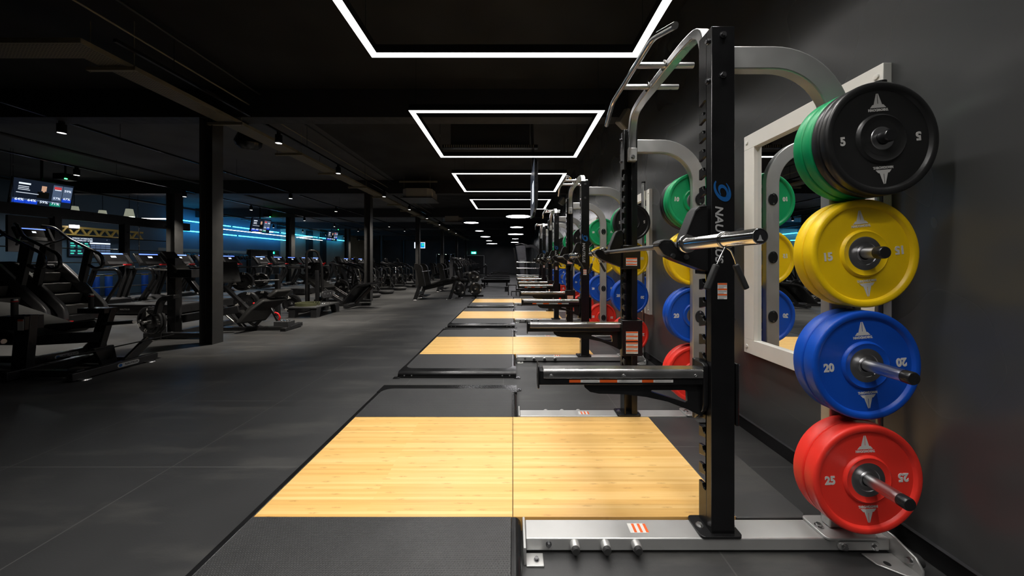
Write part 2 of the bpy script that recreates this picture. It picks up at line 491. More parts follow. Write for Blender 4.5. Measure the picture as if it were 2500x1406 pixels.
# ------------------------------------------------------------------ white light frames over the platforms
def light_frame(Yc, label):
    t = thing('led_light_frame', label, 'ceiling light', (-0.072, Yc, 3.045), 0, 'rectangular light frames')
    hx, hy, w = 1.156, 0.9, 0.062
    d = MB(); h = MB()
    for a, b, c, e in ((-hx, hx, -hy, -hy + w), (-hx, hx, hy - w, hy), (-hx, -hx + w, -hy + w, hy - w), (hx - w, hx, -hy + w, hy - w)):
        d.box(a, b, c, e, 0, 0.004)
        h.box(a, b, c, e, 0.004, 0.075)
        ld = bpy.data.lights.new('led_strip_beam', 'AREA'); ld.shape = 'RECTANGLE'; ld.size = b - a; ld.size_y = e - c
        ld.energy = LED * PI * (b - a) * (e - c); ld.spread = math.radians(LED_SPREAD); ld.color = (1, 0.975, 0.94)
        lo = bpy.data.objects.new('led_strip_beam', ld); COL.objects.link(lo); lo.parent = t; lo.location = ((a + b) / 2, (c + e) / 2, -0.002)
    d.build('diffuser', 'led', t)
    h.build('housing', 'black_satin', t)
    for sx in (-1, 1):
        for sy in (-1, 1):
            MB().tube([(sx * (hx - 0.03), sy * (hy - 0.2), 0.07), (sx * (hx - 0.03), sy * (hy - 0.2), ZC - 3.045)], 0.0025, 6).build('suspension_wire', 'dark_bolt', t)
    return t
for k, lb in ((0, 'rectangular white light frame over the photographer, before the first rack'), (1, 'largest rectangular light frame, above the nearest bamboo platform'),
              (2, 'second rectangular light frame, above the second platform'), (3, 'third rectangular light frame, with a screen hanging in front of it'),
              (4, 'smallest, farthest rectangular light frame before the round lamps')):
    light_frame(-0.58 if k == 0 else -0.77 + 2.845 * k, lb)

# ------------------------------------------------------------------ round lamps
for X, Y, r, lb in ((0.21, 13.4, 0.48, 'largest glowing round ceiling lamp, just past the last light frame'), (0.20, 17.5, 0.335, 'second round ceiling lamp of the right row, a smaller one'),
                    (0.185, 21.9, 0.5, 'third round ceiling lamp of the right row, a wide one'), (0.19, 26.2, 0.24, 'fourth, smallest round ceiling lamp of the right row'),
                    (0.17, 30.8, 0.35, 'farthest round ceiling lamp of the right row'), (-1.89, 15.5, 0.335, 'nearest round ceiling lamp of the left row'),
                    (-1.92, 19.6, 0.235, 'second round ceiling lamp of the left row, small'), (-1.935, 24.05, 0.345, 'third round ceiling lamp of the left row'),
                    (-1.98, 28.5, 0.24, 'fourth round ceiling lamp of the left row, smallest there'), (-2.03, 33.1, 0.515, 'farthest and widest round ceiling lamp of the left row')):
    t = thing('round_ceiling_lamp', lb, 'ceiling light', (X, Y, 3.05), 0, 'round ceiling lamps')
    MB().lathe([(0, 0), (r - 0.006, 0), (r - 0.006, 0.01), (0, 0.01)], (0, 0, 0), (0, 0, 1), 40).build('diffuser', 'disc', t)
    MB().lathe([(r - 0.006, 0), (r, 0.002), (r, 0.07), (0, 0.07)], (0, 0, 0.0), (0, 0, 1), 40).build('housing', 'black_satin', t)
    MB().tube([(0, 0, 0.07), (0, 0, ZC - 3.05)], 0.004, 6).build('suspension_wire', 'dark_bolt', t)

# ------------------------------------------------------------------ lifting platforms
CY = 2.117
PITCH = 2.83
RANK = ['nearest', 'second', 'third', 'farthest']
def make_platform():
    t = thing('lifting_platform', 'x', 'platform', (0, CY, 0), 0, 'bamboo lifting platforms')
    pan = MB().box(-1.217, -0.0015, -0.516, 0.516, 0.012, 0.066).build('wood_panel', 'bamboo', t, bevel=0.0015, seg=1)
    MB().box(0.0015, 1.046, -0.516, 0.516, 0.0, 0.066).build('wood_panel', 'bamboo', t, bevel=0.0015, seg=1)
    for s in (-1, 1):
        y0, y1 = 0.518, 1.105
        r = 0.1
        if s < 0: poly = [(-1.217, -y0), ] + [(x, -y) for x, y in arc(-1.217 + r, y1 - r, r, 180, 90, 6)] + [(x, -y) for x, y in arc(-0.008 - r, y1 - r, r, 90, 0, 6)] + [(-0.008, -y0)]
        else: poly = [(-1.217, y0)] + arc(-1.217 + r, y1 - r, r, 180, 90, 6) + arc(-0.008 - r, y1 - r, r, 90, 0, 6) + [(-0.008, y0)]
        MB().prism(poly, 'z', 0.03, 0.0675).build('rubber_pad', 'stud', t, bevel=0.001, seg=1)
        # the frame of the pad: left rail, right rail and rounded nose
        prof = [(1.02, 0.0), (1.235, 0.0), (1.235, 0.03)] + [(y, z) for y, z in arc(1.195, 0.026, 0.04, 0, 90, 6)] + [(1.02, 0.066)]
        nose = MB().prism([(s * y, z) for y, z in prof], 'x', -1.252, 0.038)
        nose.build('end_nose', 'black_satin', t, bevel=0.004)
        rl = MB().prism([(0.0, 0.0)] + [(0.037, 0.0)] + [(x, z) for x, z in arc(0.006, 0.035, 0.031, 0, 90, 5)] + [(-0.006, 0.066), (-0.006, 0)], 'y', s * 0.519, s * 1.02)
        rl.build('side_rail', 'black_satin', t)
        for bx in (-1.18, -1.10, -0.115, -0.035):
            MB().cyl((bx, s * 1.235, 0.028), (bx, s * 1.241, 0.028), 0.008, n=12).build('bolt', 'bolt', t)
        for fx, d in ((-1.252, -1), (0.038, 1)):
            ft = MB().prism([(fx - d * 0.05, s * 1.2), (fx + d * 0.045, s * 1.215), (fx + d * 0.045, s * 1.265), (fx - d * 0.02, s * 1.26)], 'z', 0.0, 0.009)
            fo = ft.build('foot_tab', 'black_satin', t, bevel=0.003)
            MB().cyl((fx + d * 0.022, s * 1.238, 0.009), (fx + d * 0.022, s * 1.238, 0.014), 0.009, n=10).build('bolt', 'dark_bolt', fo)
    MB().box(-1.252, -1.2195, -1.02, 1.02, 0, 0.064).build('side_rail', 'black_satin', t, bevel=0.004)
    MB().box(-1.2165, -0.01, -0.51, 0.51, 0.0, 0.0118).build('base_board', 'rubber', t)
    MB().prism([(1.05, -0.516), (1.37, -0.516), (1.39, -0.49), (1.39, 0.49), (1.37, 0.516), (1.05, 0.516)], 'z', 0.0, 0.062).build('rubber_mat', 'floor', t, bevel=0.004)
    return t
plat = make_platform()
for k in range(4):
    o = plat if k == 0 else copy_tree(plat, (0, CY + PITCH * k, 0))
    o['label'] = '%s bamboo lifting platform with studded black rubber ends' % RANK[k]

# ------------------------------------------------------------------ half racks
SWIRL = [((0, 0.0), 0.046, 0.019, 118, 402), ((0.004, -0.002), 0.027, 0.015, -75, 220)]
def swirl(mb, mtx, sc=1.0):
    """two tapering crescents that turn into each other"""
    for (cx, cy), r, wd, a0, a1 in SWIRL:
        n = 26; o = []; i = []
        for k in range(n + 1):
            f = k / n; a = math.radians(a0 + (a1 - a0) * f); th = wd * math.sin(PI * min(1, 0.06 + f * 0.9)) ** 0.8
            for lst, rr in ((o, r), (i, r - th)):
                x, y = rr * 0.74 * math.cos(a), rr * math.sin(a)
                lst.append(((cx + x - 0.28 * y) * sc, (cy + y) * sc))
        for k in range(n):
            mb.slab([o[k], o[k + 1], i[k + 1], i[k]], mtx, 0.0008)

def label_block(t, mtx, w, h, rows, name='warning_label'):
    """white sticker with orange header bars and fine grey lines"""
    bk = MB().rect(mtx, -w / 2, w / 2, -h / 2, h / 2, 0.0006).build(name, 'print', t)
    og = MB(); gl = MB()
    n = len(rows); y = h / 2; tot = sum(r[1] for r in rows)
    for kind, hh in rows:
        d = h * hh / tot
        if kind == 'o': og.rect(mtx, -w / 2 * 0.97, w / 2 * 0.97, y - d * 0.95, y - d * 0.05, 0.0009)
        else:
            m = max(2, int(d / 0.007))
            for q in range(m):
                yy = y - d * (q + 0.6) / m
                gl.rect(mtx, -w / 2 * 0.85, w / 2 * (0.85 if q < m - 1 else 0.3), yy - d / m * 0.2, yy + d / m * 0.2, 0.0009)
        y -= d
    og.build('heading_bar', 'orange_print', bk); gl.build('fine_print', 'print_dim', bk)

def bolt(t, a, d, r=0.011, m='bolt'):
    d = Vector(d); a = Vector(a)
    b = MB().cyl(a, a + d * 0.003, r * 1.45, n=16)
    b.cyl(a + d * 0.003, a + d * 0.011, r, n=6)
    return b.build('bolt', m, t)

def make_rack():
    t = thing('half_rack', 'x', 'squat rack', (0, CY, 0), 0, 'half racks along the wall')
    for s in (-1, 1):
        def Y(v): return s * v
        def box(mb, x0, x1, y0, y1, z0, z1):
            return mb.box(x0, x1, min(Y(y0), Y(y1)), max(Y(y0), Y(y1)), z0, z1)
        # front upright: tube with a J-slotted inner edge
        u = MB()
        box(u, 0.865, 0.967, 0.592, 0.631, 0.072, 2.288)
        box(u, 0.922, 0.967, 0.530, 0.592, 0.072, 2.288)
        poly = [(0.592, 2.288), (0.530, 2.288)]
        z = 1.99
        for k in range(21):
            zt = z - 0.0845 * k
            poly += [(0.530, zt - 0.013), (0.574, zt), (0.591, zt - 0.004), (0.591, zt - 0.052), (0.583, zt - 0.064), (0.569, zt - 0.064), (0.561, zt - 0.052), (0.561, zt - 0.044), (0.530, zt - 0.048)]
        poly += [(0.530, 0.072), (0.592, 0.072)]
        u.prism([(Y(a), b) for a, b in poly], 'x', 0.865, 0.880)
        box(u, 0.880, 0.922, 0.530, 0.592, 2.05, 2.288)
        up = u.build('front_upright', 'black_paint', t, bevel=0.002, seg=1)
        b = MB(); b.prism([(x, y) for x, y in rrect(0.812, 0.995, min(Y(0.52), Y(0.648)), max(Y(0.52), Y(0.648)), 0.02)], 'z', 0.066, 0.078)
        fp = b.build('foot_plate', 'black_satin', up, bevel=0.002)
        for bx in (0.838, 0.98):
            bolt(up, (bx, Y(0.585), 0.078), (0, 0, 1))
        for bz in (2.25, 2.075):
            bolt(up, (0.915, Y(0.631), bz), (0, s, 0), 0.010, 'dark_bolt'); bolt(up, (0.865, Y(0.607), bz - 0.015), (-1, 0, 0), 0.009, 'dark_bolt')
            bolt(up, (0.967, Y(0.575), bz - 0.05), (1, 0, 0), 0.009, 'dark_bolt')
        if s < 0:
            lg = MB(); m = frame_m((0.912, -0.6313, 1.572), (1, 0, 0), (0, 0, 1)); swirl(lg, m, 1.05)
            lg.build('swirl_emblem', 'blue_print', up)
            MB().text('NAUTILUS', frame_m((0.897, -0.6313, 1.383), (0, 0, -1), (1, 0, 0)), 0.047, 0.0012, 0.0006, 1.12, 0.18).build('lettering', 'print_dim', up)
            label_block(up, frame_m((0.912, -0.6313, 1.134), (1, 0, 0), (0, 0, 1)), 0.041, 0.07, [('o', 1), ('t', 2), ('o', 1), ('t', 2), ('o', 1), ('t', 2)])
        # silver base beam with its plates
        b = MB(); box(b, 0.056, 1.63, 0.532, 0.642, 0.012, 0.066)
        be = b.build('base_beam', 'silver', t, bevel=0.005)
        b = MB(); box(b, 0.044, 0.056, 0.526, 0.70, 0.0, 0.074); box(b, 0.056, 0.13, 0.646, 0.71, 0.0, 0.008)
        bp = b.build('end_plate', 'silver', be, bevel=0.003)
        bolt(be, (0.10, Y(0.682), 0.008), (0, 0, 1), 0.008, 'dark_bolt')
        bolt(be, (0.155, Y(0.642), 0.042), (0, s, 0), 0.009, 'dark_bolt')
        for kx in (0.266, 0.398, 0.530):
            b = MB(); b.lathe([(0, 0), (0.021, 0), (0.021, 0.022), (0.017, 0.03), (0, 0.03)], (kx, Y(0.642), 0.043), (0, s, 0), 20)
            b.build('band_peg', 'silver', be)
            MB().lathe([(0.0175, 0.0), (0.0175, 0.012), (0.014, 0.016), (0, 0.016)], (kx, Y(0.670), 0.043), (0, s, 0), 20).build('peg_cap', 'rubber', be)
        m = frame_m((0.56, Y(0.585), 0.0664), (s * -1, 0, 0), (0, s * -1, 0)) if s < 0 else frame_m((0.56, Y(0.585), 0.0664), (1, 0, 0), (0, 1, 0))
        m = Matrix.Translation((0.56, Y(0.585), 0.0664))
        lb = MB().rect(m, -0.04, 0.04, -0.027, 0.027, 0.0005).build('warning_label', 'print', be)
        ob = MB()
        for q in range(3): ob.rect(m, -0.022 + q * 0.026, -0.010 + q * 0.026, -0.025, 0.025, 0.0008)
        ob.build('heading_bar', 'orange_print', lb)
        # anchor bracket at the wall end
        b = MB(); b.prism([(Y(0.53), 0.0), (Y(0.76), 0.0), (Y(0.76), 0.03), (Y(0.735), 0.062), (Y(0.65), 0.088), (Y(0.53), 0.088)], 'x', 1.63, 1.64)
        b.prism([(1.50, Y(0.647)), (1.63, Y(0.647)), (1.63, Y(0.76)), (1.575, Y(0.755)), (1.51, Y(0.70))], 'z', 0.0, 0.008)
        b.build('anchor_bracket', 'silver', be, bevel=0.003)
        bolt(be, (1.63, Y(0.715), 0.035), (-1, 0, 0), 0.011)
        MB().cyl((1.64, Y(0.715), 0.035), (1.668, Y(0.715), 0.035), 0.024, n=20).build('rubber_bumper', 'rubber', be)
        MB().cyl((1.555, Y(0.70), 0.0075), (1.555, Y(0.70), 0.0085), 0.012, n=16).build('bolt_hole', 'rubber', be)
        b = MB(); b.prism([(x, z) for x, z in rrect(1.40, 1.58, 0.02, 0.055, 0.016)], 'y', Y(0.642), Y(0.650)); b.build('splice_plate', 'silver', be, bevel=0.002)
        for bx in (1.425, 1.555): bolt(be, (bx, Y(0.65), 0.037), (0, s, 0), 0.010)
        # arched silver back frame
        path = [(0.967, 2.170), (1.16, 2.170)] + arc(1.16, 1.87, 0.30, 90, 0, 14)[1:] + [(1.46, 0.078)]
        b = MB().sweep([(x, Y(0.577), z) for x, z in path], 0.05, 0.102, side=(0, 1, 0))
        bf = b.build('back_frame', 'silver', t, bevel=0.006)
        b = MB().prism(rrect(1.345, 1.575, min(Y(0.52), Y(0.655)), max(Y(0.52), Y(0.655)), 0.02), 'z', 0.066, 0.078)
        b.build('foot_plate', 'silver', bf, bevel=0.003)
        for bx in (1.372, 1.55): bolt(bf, (bx, Y(0.588), 0.078), (0, 0, 1), 0.012)
        # plate pegs
        for pz, tip in ((1.752, 0.80), (1.298, 0.779), (0.835, 0.875), (0.366, 0.862)):
            pg = MB().cyl((1.462, Y(0.602), pz), (1.462, Y(tip - 0.028), pz), 0.0238, n=28).build('plate_peg', 'steel', t)
            MB().lathe([(0.0245, 0), (0.0245, 0.026), (0.022, 0.03), (0, 0.03)], (1.462, Y(tip - 0.03), pz), (0, s, 0), 28).build('peg_cap', 'plastic', pg)
            ov = MB().prism([(1.462 + 0.036 * math.cos(a * PI / 12), pz + 0.048 * math.sin(a * PI / 12)) for a in range(24)], 'y', Y(0.552), Y(0.545))
            ov = ov.build('peg_mount', 'plastic', pg, bevel=0.002)
            for dz in (-0.036, 0.036): MB().cyl((1.462, Y(0.545), pz + dz), (1.462, Y(0.541), pz + dz), 0.007, n=10).build('bolt', 'bolt', pg)
        # bar hook
        hk = [(0.641, 1.332), (0.650, 1.350), (0.668, 1.357), (0.697, 1.355), (0.708, 1.344), (0.716, 1.330), (0.727, 1.3225), (0.741, 1.3215), (0.752, 1.33), (0.763, 1.38), (0.806, 1.485), (0.824, 1.503), (0.853, 1.507),
              (0.8645, 1.49), (0.8645, 1.216), (0.795, 1.240), (0.715, 1.270), (0.665, 1.296)]
        hb = MB().prism(hk, 'y', Y(0.612), Y(0.548)).build('bar_hook', 'black_satin', t, bevel=0.003)
        ln = [(0.645, 1.342), (0.652, 1.352), (0.668, 1.359), (0.697, 1.357), (0.71, 1.345), (0.718, 1.331), (0.728, 1.324), (0.741, 1.323), (0.75, 1.331), (0.761, 1.38), (0.804, 1.487), (0.823, 1.506), (0.853, 1.510)]
        MB().sweep([(x, Y(0.58), z - 0.001) for x, z in ln], 0.07, 0.006, side=(0, 1, 0)).build('hook_liner', 'soft_grey', hb, bevel=0.001, seg=1)
        for bx, bz in ((0.705, 1.30), (0.765, 1.295)): bolt(hb, (bx, Y(0.612), bz - 0.012), (0, s, 0), 0.008, 'dark_bolt')
        b = MB(); box(b, 0.852, 0.987, 0.519, 0.529, 1.206, 1.392); box(b, 0.968, 0.980, 0.529, 0.60, 1.206, 1.392); box(b, 0.853, 0.8645, 0.529, 0.60, 1.206, 1.30)
        b.build('hook_bracket', 'black_satin', hb, bevel=0.003)
        label_block(hb, frame_m((0.917, Y(0.5187), 1.263), (s, 0, 0), (0, 0, 1)), 0.085, 0.06, [('o', 1), ('t', 1.4), ('o', 1), ('t', 1.4), ('o', 1), ('t', 0.6)])
        # safety arm
        b = MB(); box(b, 0.117, 0.85, 0.548, 0.606, 0.716, 0.779)
        sa = b.build('safety_arm', 'black_satin', t, bevel=0.003)
        cv = MB()
        cv.prism([(Y(0.612), 0.747), (Y(0.612), 0.772), (Y(0.604), 0.7855), (Y(0.55), 0.7855), (Y(0.542), 0.777), (Y(0.542), 0.747), (Y(0.547), 0.747), (Y(0.547), 0.7795), (Y(0.607), 0.7795), (Y(0.607), 0.747)], 'x', 0.135, 0.842)
        cv.build('chrome_cover', 'polished', sa, bevel=0.002)
        for bx in (0.17, 0.49, 0.808): bolt(sa, (bx, Y(0.612), 0.758), (0, s, 0), 0.006)
        b = MB(); b.prism(rrect(min(Y(0.538), Y(0.618)), max(Y(0.538), Y(0.618)), 0.70, 0.805, 0.012), 'x', 0.110, 0.117); b.build('end_plate', 'black_satin', sa, bevel=0.002)
        m = frame_m((0, Y(0.6062), 0.7335), (-s, 0, 0), (0, 0, 1)); sg = -s
        wl = MB().rect(m, min(sg * 0.25, sg * 0.71), max(sg * 0.25, sg * 0.71), -0.006, 0.006, 0.0005).build('warning_label', 'print', sa)
        og = MB()
        for q0, q1 in ((0.25, 0.30), (0.385, 0.462), (0.572, 0.622)): og.rect(m, min(sg * q0, sg * q1), max(sg * q0, sg * q1), -0.0062, 0.0062, 0.0008)
        og.build('heading_bar', 'orange_print', wl)
        fl = MB()
        for q0, q1 in ((0.31, 0.378), (0.47, 0.56), (0.63, 0.70)): fl.rect(m, min(sg * q0, sg * q1), max(sg * q0, sg * q1), -0.0015, 0.0015, 0.0008)
        fl.build('fine_print', 'print_dim', wl)
        # gusset under the arm with a long triangular window
        g = MB()
        outer = [(0.317, 0.716), (0.323, 0.698), (0.347, 0.678), (0.385, 0.670), (0.50, 0.667), (0.60, 0.655), (0.695, 0.634), (0.79, 0.597), (0.852, 0.566)]
        inner = [(0.852, 0.716), (0.785, 0.716)]
        win = [(0.625, 0.686), (0.770, 0.686), (0.782, 0.680), (0.784, 0.628)]
        g.prism(outer[:6] + [(0.625, 0.677), (0.619, 0.682), (0.625, 0.686), (0.625, 0.716)], 'y', Y(0.570), Y(0.586))
        g.prism([(0.625, 0.686), (0.770, 0.686), (0.782, 0.680), (0.784, 0.716), (0.625, 0.716)], 'y', Y(0.570), Y(0.586))
        g.prism([(0.784, 0.716), (0.782, 0.680), (0.784, 0.628), (0.79, 0.597), (0.852, 0.566), (0.852, 0.716)], 'y', Y(0.570), Y(0.586))
        g.prism([(0.60, 0.655), (0.695, 0.634), (0.79, 0.597), (0.784, 0.628), (0.625, 0.677)], 'y', Y(0.570), Y(0.586))
        g.build('gusset', 'black_satin', sa)
        b = MB(); box(b, 0.842, 1.0, 0.512, 0.529, 0.535, 0.812); box(b, 0.985, 1.0, 0.529, 0.612, 0.535, 0.812)
        b.prism([(Y(0.529), 0.535), (Y(0.60), 0.60), (Y(0.612), 0.63), (Y(0.612), 0.80), (Y(0.60), 0.812), (Y(0.529), 0.812)], 'x', 0.842, 0.8645)
        b.build('arm_bracket', 'black_satin', sa, bevel=0.004)
        MB().cyl((1.0, Y(0.57), 0.80), (1.022, Y(0.57), 0.79), 0.009, n=14).build('pin', 'bolt', sa)
        label_block(sa, frame_m((0.918, Y(0.5117), 0.689), (s, 0, 0), (0, 0, 1)), 0.092, 0.074, [('o', 0.8), ('t', 1.2), ('o', 0.8), ('t', 1.2), ('o', 0.8)])
        label_block(sa, frame_m((0.918, Y(0.5117), 0.599), (s, 0, 0), (0, 0, 1)), 0.092, 0.088, [('o', 0.8), ('t', 1.4), ('o', 0.8), ('t', 1.4), ('o', 0.8), ('t', 1.2)])
    # pull-up frame between the two front uprights
    pth = [(-0.516, 2.05), (-0.516, 2.24), (-0.40, 2.405), (-0.26, 2.415), (0.26, 2.415), (0.40, 2.405), (0.516, 2.24), (0.516, 2.05)]
    pth = [pth[0], pth[1], (-0.47, 2.385), (-0.30, 2.41), (0.30, 2.41), (0.47, 2.385), pth[6], pth[7]]
    pf = MB().sweep(fillet([(0.918, y, z) for y, z in pth], 0.1, 6), 0.056, 0.044, side=(1, 0, 0)).build('pull_up_frame', 'steel', t, bevel=0.006)
    for s in (-1, 1):
        MB().box(0.886, 0.95, min(s * 0.529, s * 0.49), max(s * 0.529, s * 0.49), 2.035, 2.135).build('mount_plate', 'silver', pf, bevel=0.004)
        for bz in (2.065,): bolt(pf, (0.918, s * 0.49, bz), (0, -s, 0), 0.011)
    MB().tube(fillet([(0.737, -0.567, 2.335), (0.725, -0.353, 2.42), (0.725, 0.353, 2.42), (0.737, 0.567, 2.335)], 0.05, 4), 0.0165, 16).build('pull_up_bar', 'chrome', t)
    for yy, x1 in ((-0.112, 1.06), (0.135, 1.09)):
        MB().cyl((0.735, yy, 2.416), (x1, yy, 2.416), 0.0165, n=18).build('grip_bar', 'steel', t)
        MB().cyl((0.885, yy, 2.416), (0.889, yy, 2.416), 0.03, n=18).build('weld_ring', 'chrome', t)
    return t
rack = make_rack()
RNAME = ['nearest black and silver half rack, its plates closest to the viewer', 'second half rack from the front, behind the nearest one', 'third half rack from the front along the wall', 'farthest half rack of the row along the wall']
for k in range(4):
    o = rack if k == 0 else copy_tree(rack, (0, CY + PITCH * k, 0))
    o['label'] = RNAME[k]

# ------------------------------------------------------------------ bumper plates
TH = {25: 0.055, 20: 0.052, 15: 0.049, 10: 0.045, 5: 0.036}
CNAME = {25: 'red', 20: 'blue', 15: 'yellow', 10: 'green', 5: 'black'}
MARK = [(-.032, 0), (.032, 0), (.022, -.012), (.0165, -.0125), (.0038, -.056), (.0013, -.056), (.0013, -.016), (-.0013, -.016), (-.0013, -.056), (-.0038, -.056), (-.0165, -.0125), (-.022, -.012)]
def plate_faces(t, kg, y, back):
    """weight number left (upright) and right (upside down); emblem below the hub and, turned round, above it"""
    for sg in (1, -1):
        rx = (-1 if back else 1) * sg
        R = (rx, 0, 0); U = (0, 0, sg)
        MB().text(str(kg), frame_m((-0.151 * rx, y, 0), R, U), 0.046, 0.0021, 0.0009, 0.92).build('weight_number', 'print', t, angle=30)
        lt = MB().text('THROWDOWN', frame_m((0, y, -0.1155 * sg), R, U), 0.0142, 0.0005, 0.0009, 0.78)
        lt.slab(MARK, frame_m((0, y, -0.1235 * sg), R, U), 0.001)
        lt.build('emblem', 'print', t, angle=30)
def make_plate(kg):
    th = TH[kg]
    t = thing('bumper_plate', 'x', 'weight plate', (0, 0, 0), 0)
    e = 0.011
    prof = [(0.07, 0.0035), (0.086, 0.0025), (0.091, 0.0), (0.096, 0.0025), (0.1, e), (0.193, e), (0.199, 0.0025), (0.2025, 0.0), (0.2175, 0.0), (0.2235, 0.003), (0.2255, 0.008)]
    full = prof + [(r, th - y) for r, y in reversed(prof)] + [prof[0]]
    MB().lathe(full, (0, 0, 0), (0, 1, 0), 72).build('rubber_disc', CNAME[kg] + '_p', t, angle=50)
    hp = [(0.0262, 0.004), (0.033, 0.003), (0.0345, 0.0055), (0.046, 0.0055), (0.048, 0.003), (0.066, 0.002), (0.0705, 0.004)]
    if kg == 5: hp = [(0.0262, 0.002), (0.044, 0.002), (0.046, 0.004), (0.0705, 0.004)]
    MB().lathe(hp + [(r, th - y) for r, y in reversed(hp)] + [hp[0]], (0, 0, 0), (0, 1, 0), 48).build('steel_hub', 'hub_steel', t, angle=40)
    if kg == 5:
        MB().lathe([(0.0465, 0.0035), (0.0705, 0.0033), (0.0715, 0.006), (0.0715, th - 0.006), (0.0705, th - 0.0033), (0.0465, th - 0.0035)], (0, 0, 0), (0, 1, 0), 48).build('hub_cover', 'black_p', t)
    plate_faces(t, kg, e - 0.0005, False); plate_faces(t, kg, th - e + 0.0005, True)
    return t
proto = {kg: make_plate(kg) for kg in TH}
used = set()
SIDE = {-1: 'near', 1: 'far'}
PEG = {1.752: 'top', 1.298: 'upper middle', 0.835: 'lower middle', 0.366: 'bottom'}
RK = ['nearest rack', 'second rack', 'third rack', 'farthest rack']
for k in range(4):
    cy = CY + PITCH * k
    for s in (-1, 1):
        for pz, kgs in ((1.752, (10, 10, 5, 5)), (1.298, (15, 15)), (0.835, (20, 20)), (0.366, (25, 25))):
            d = 0.607
            for n, kg in enumerate(kgs):
                first = kg not in used; used.add(kg)
                o = proto[kg] if first else copy_tree(proto[kg])
                pos = 'outer' if (n % 2) else 'inner'
                o.location = (1.462, cy + s * d, pz - 0.0017)
                a = random.uniform(-0.1, 0.1)
                if k == 0 and s < 0: a = math.radians({5: -5, 15: -6, 20: -5, 25: -3}.get(kg, 8))
                # the lettered front of the plate looks outwards
                if s > 0: o.rotation_euler = (0, a, PI)
                else: o.rotation_euler = (0, a, 0)
                if s < 0: o.location.y = cy - d - TH[kg]
                else: o.location.y = cy + d + TH[kg]
                if kg == 10 and (n % 2): pos = 'outer'
                o['label'] = '%s %s %d plate on the %s peg of the %s, %s side' % (pos, CNAME[kg], kg, PEG[pz], RK[k], SIDE[s])
                o['group'] = 'bumper plates on the racks'
                d += TH[kg] + 0.0008

# ------------------------------------------------------------------ barbells in the hooks, with spring collars
def make_barbell(name, label, L=2.2, inner=0.655, group='barbells in the rack hooks'):
    t = thing(name, label, 'barbell', (0.7387, CY, 1.3376), 0, group)
    MB().cyl((0, -inner - 0.02, 0), (0, inner + 0.02, 0), 0.014, n=20).build('shaft', 'bar_steel', t)
    for s in (-1, 1):
        MB().lathe([(0.0145, 0), (0.037, 0), (0.039, 0.003), (0.039, 0.022), (0.037, 0.026), (0.026, 0.027), (0.025, 0.03), (0.025, L / 2 - inner - 0.004), (0.0235, L / 2 - inner - 0.001), (0.0215, L / 2 - inner - 0.001)], (0, s * inner, 0), (0, s, 0), 36).build('sleeve', 'chrome', t)
        c = MB().cyl((0, s * (L / 2 - 0.03), 0), (0, s * (L / 2 - 0.002), 0), 0.0226, n=30).build('end_cap', 'plastic', t)
        if s < 0:
            m = frame_m((0, s * (L / 2 - 0.002), -0.002), (1, 0, 0), (0, 0, 1))
            e = MB(); e.slab([(-x * 0.32, -y * 0.32 - 0.012) for x, y in MARK], m, 0.0004); e.build('emblem', 'print_dim', c)
    return t
def make_clip(label):
    t = thing('spring_collar', label, 'barbell collar', (0, 0, 0), 0, 'spring collars on the barbells')
    coil = [(0.0279 * math.cos(a), -0.007 + 0.014 * a / (4 * PI), 0.0279 * math.sin(a)) for a in [PI * 1.42 + k * 2 * PI / 24 for k in range(51)]]
    ax = [Vector(c) for c in coil]
    y0 = coil[0][1]; y1 = coil[-1][1]
    w = MB().tube([(-0.045, y0 - 0.004, -0.105), (-0.030, y0 - 0.002, -0.07), (-0.012, y0, -0.036)] + coil + [(0.022, y1, -0.038), (0.038, y1 + 0.003, -0.07), (0.048, y1 + 0.004, -0.105)], 0.0027, 8)
    w.build('spring_wire', 'chrome', t)
    for sx, yy in ((-1, y0 - 0.004), (1, y1 + 0.004)):
        a = Vector((sx * 0.040, yy, -0.085)); b = Vector((sx * 0.074 if sx < 0 else 0.078, yy, -0.172))
        h = MB().sweep([a, a.lerp(b, 0.5), b], 0.016, 0.021, up=(1, 0, 0)).build('grip', 'rubber', t, bevel=0.006, seg=3)
    return t
bar0 = make_barbell('barbell', 'chrome barbell resting in the hooks of the nearest rack')
clip0 = make_clip('x')
for k in range(4):
    cy = CY + PITCH * k
    o = bar0 if k == 0 else copy_tree(bar0, (0.7387, cy, 1.3376))
    o['label'] = ['chrome barbell resting in the hooks of the nearest rack', 'chrome barbell resting in the hooks of the second rack', 'chrome barbell resting in the hooks of the third rack', 'chrome barbell resting in the hooks of the farthest rack'][k]
    for s in (-1, 1):
        c = clip0 if (k == 0 and s < 0) else copy_tree(clip0)
        c.location = (0.7387, cy + s * 0.94, 1.3376)
        c.rotation_euler = (0, random.uniform(-0.15, 0.15) if k or s > 0 else 0.0, 0)
        c['label'] = 'spring collar hanging on the %s end of the barbell in the %s' % ('near' if s < 0 else 'far', RK[k])
# bars stored upright between rack and wall
for Y, top, lb in ((1.575, 2.07, 'short barbell standing upright behind the black plates of the nearest rack'), (4.42, 2.28, 'tall chrome barbell standing upright behind the plates of the second rack')):
    t = thing('upright_barbell', lb, 'barbell', (1.69, Y, 0), 0, 'barbells stored upright by the wall')
    MB().cyl((0, 0, 0.42), (0, 0, top - 0.42), 0.014, n=16).build('shaft', 'bar_steel', t)
    MB().cyl((0, 0, 0.0), (0, 0, 0.42), 0.025, n=20).build('sleeve', 'chrome', t)
    MB().cyl((0, 0, top - 0.42), (0, 0, top), 0.025, n=20).build('sleeve', 'chrome', t)
    MB().cyl((0, 0, top), (0, 0, top + 0.02), 0.026, n=20).build('end_cap', 'plastic', t)

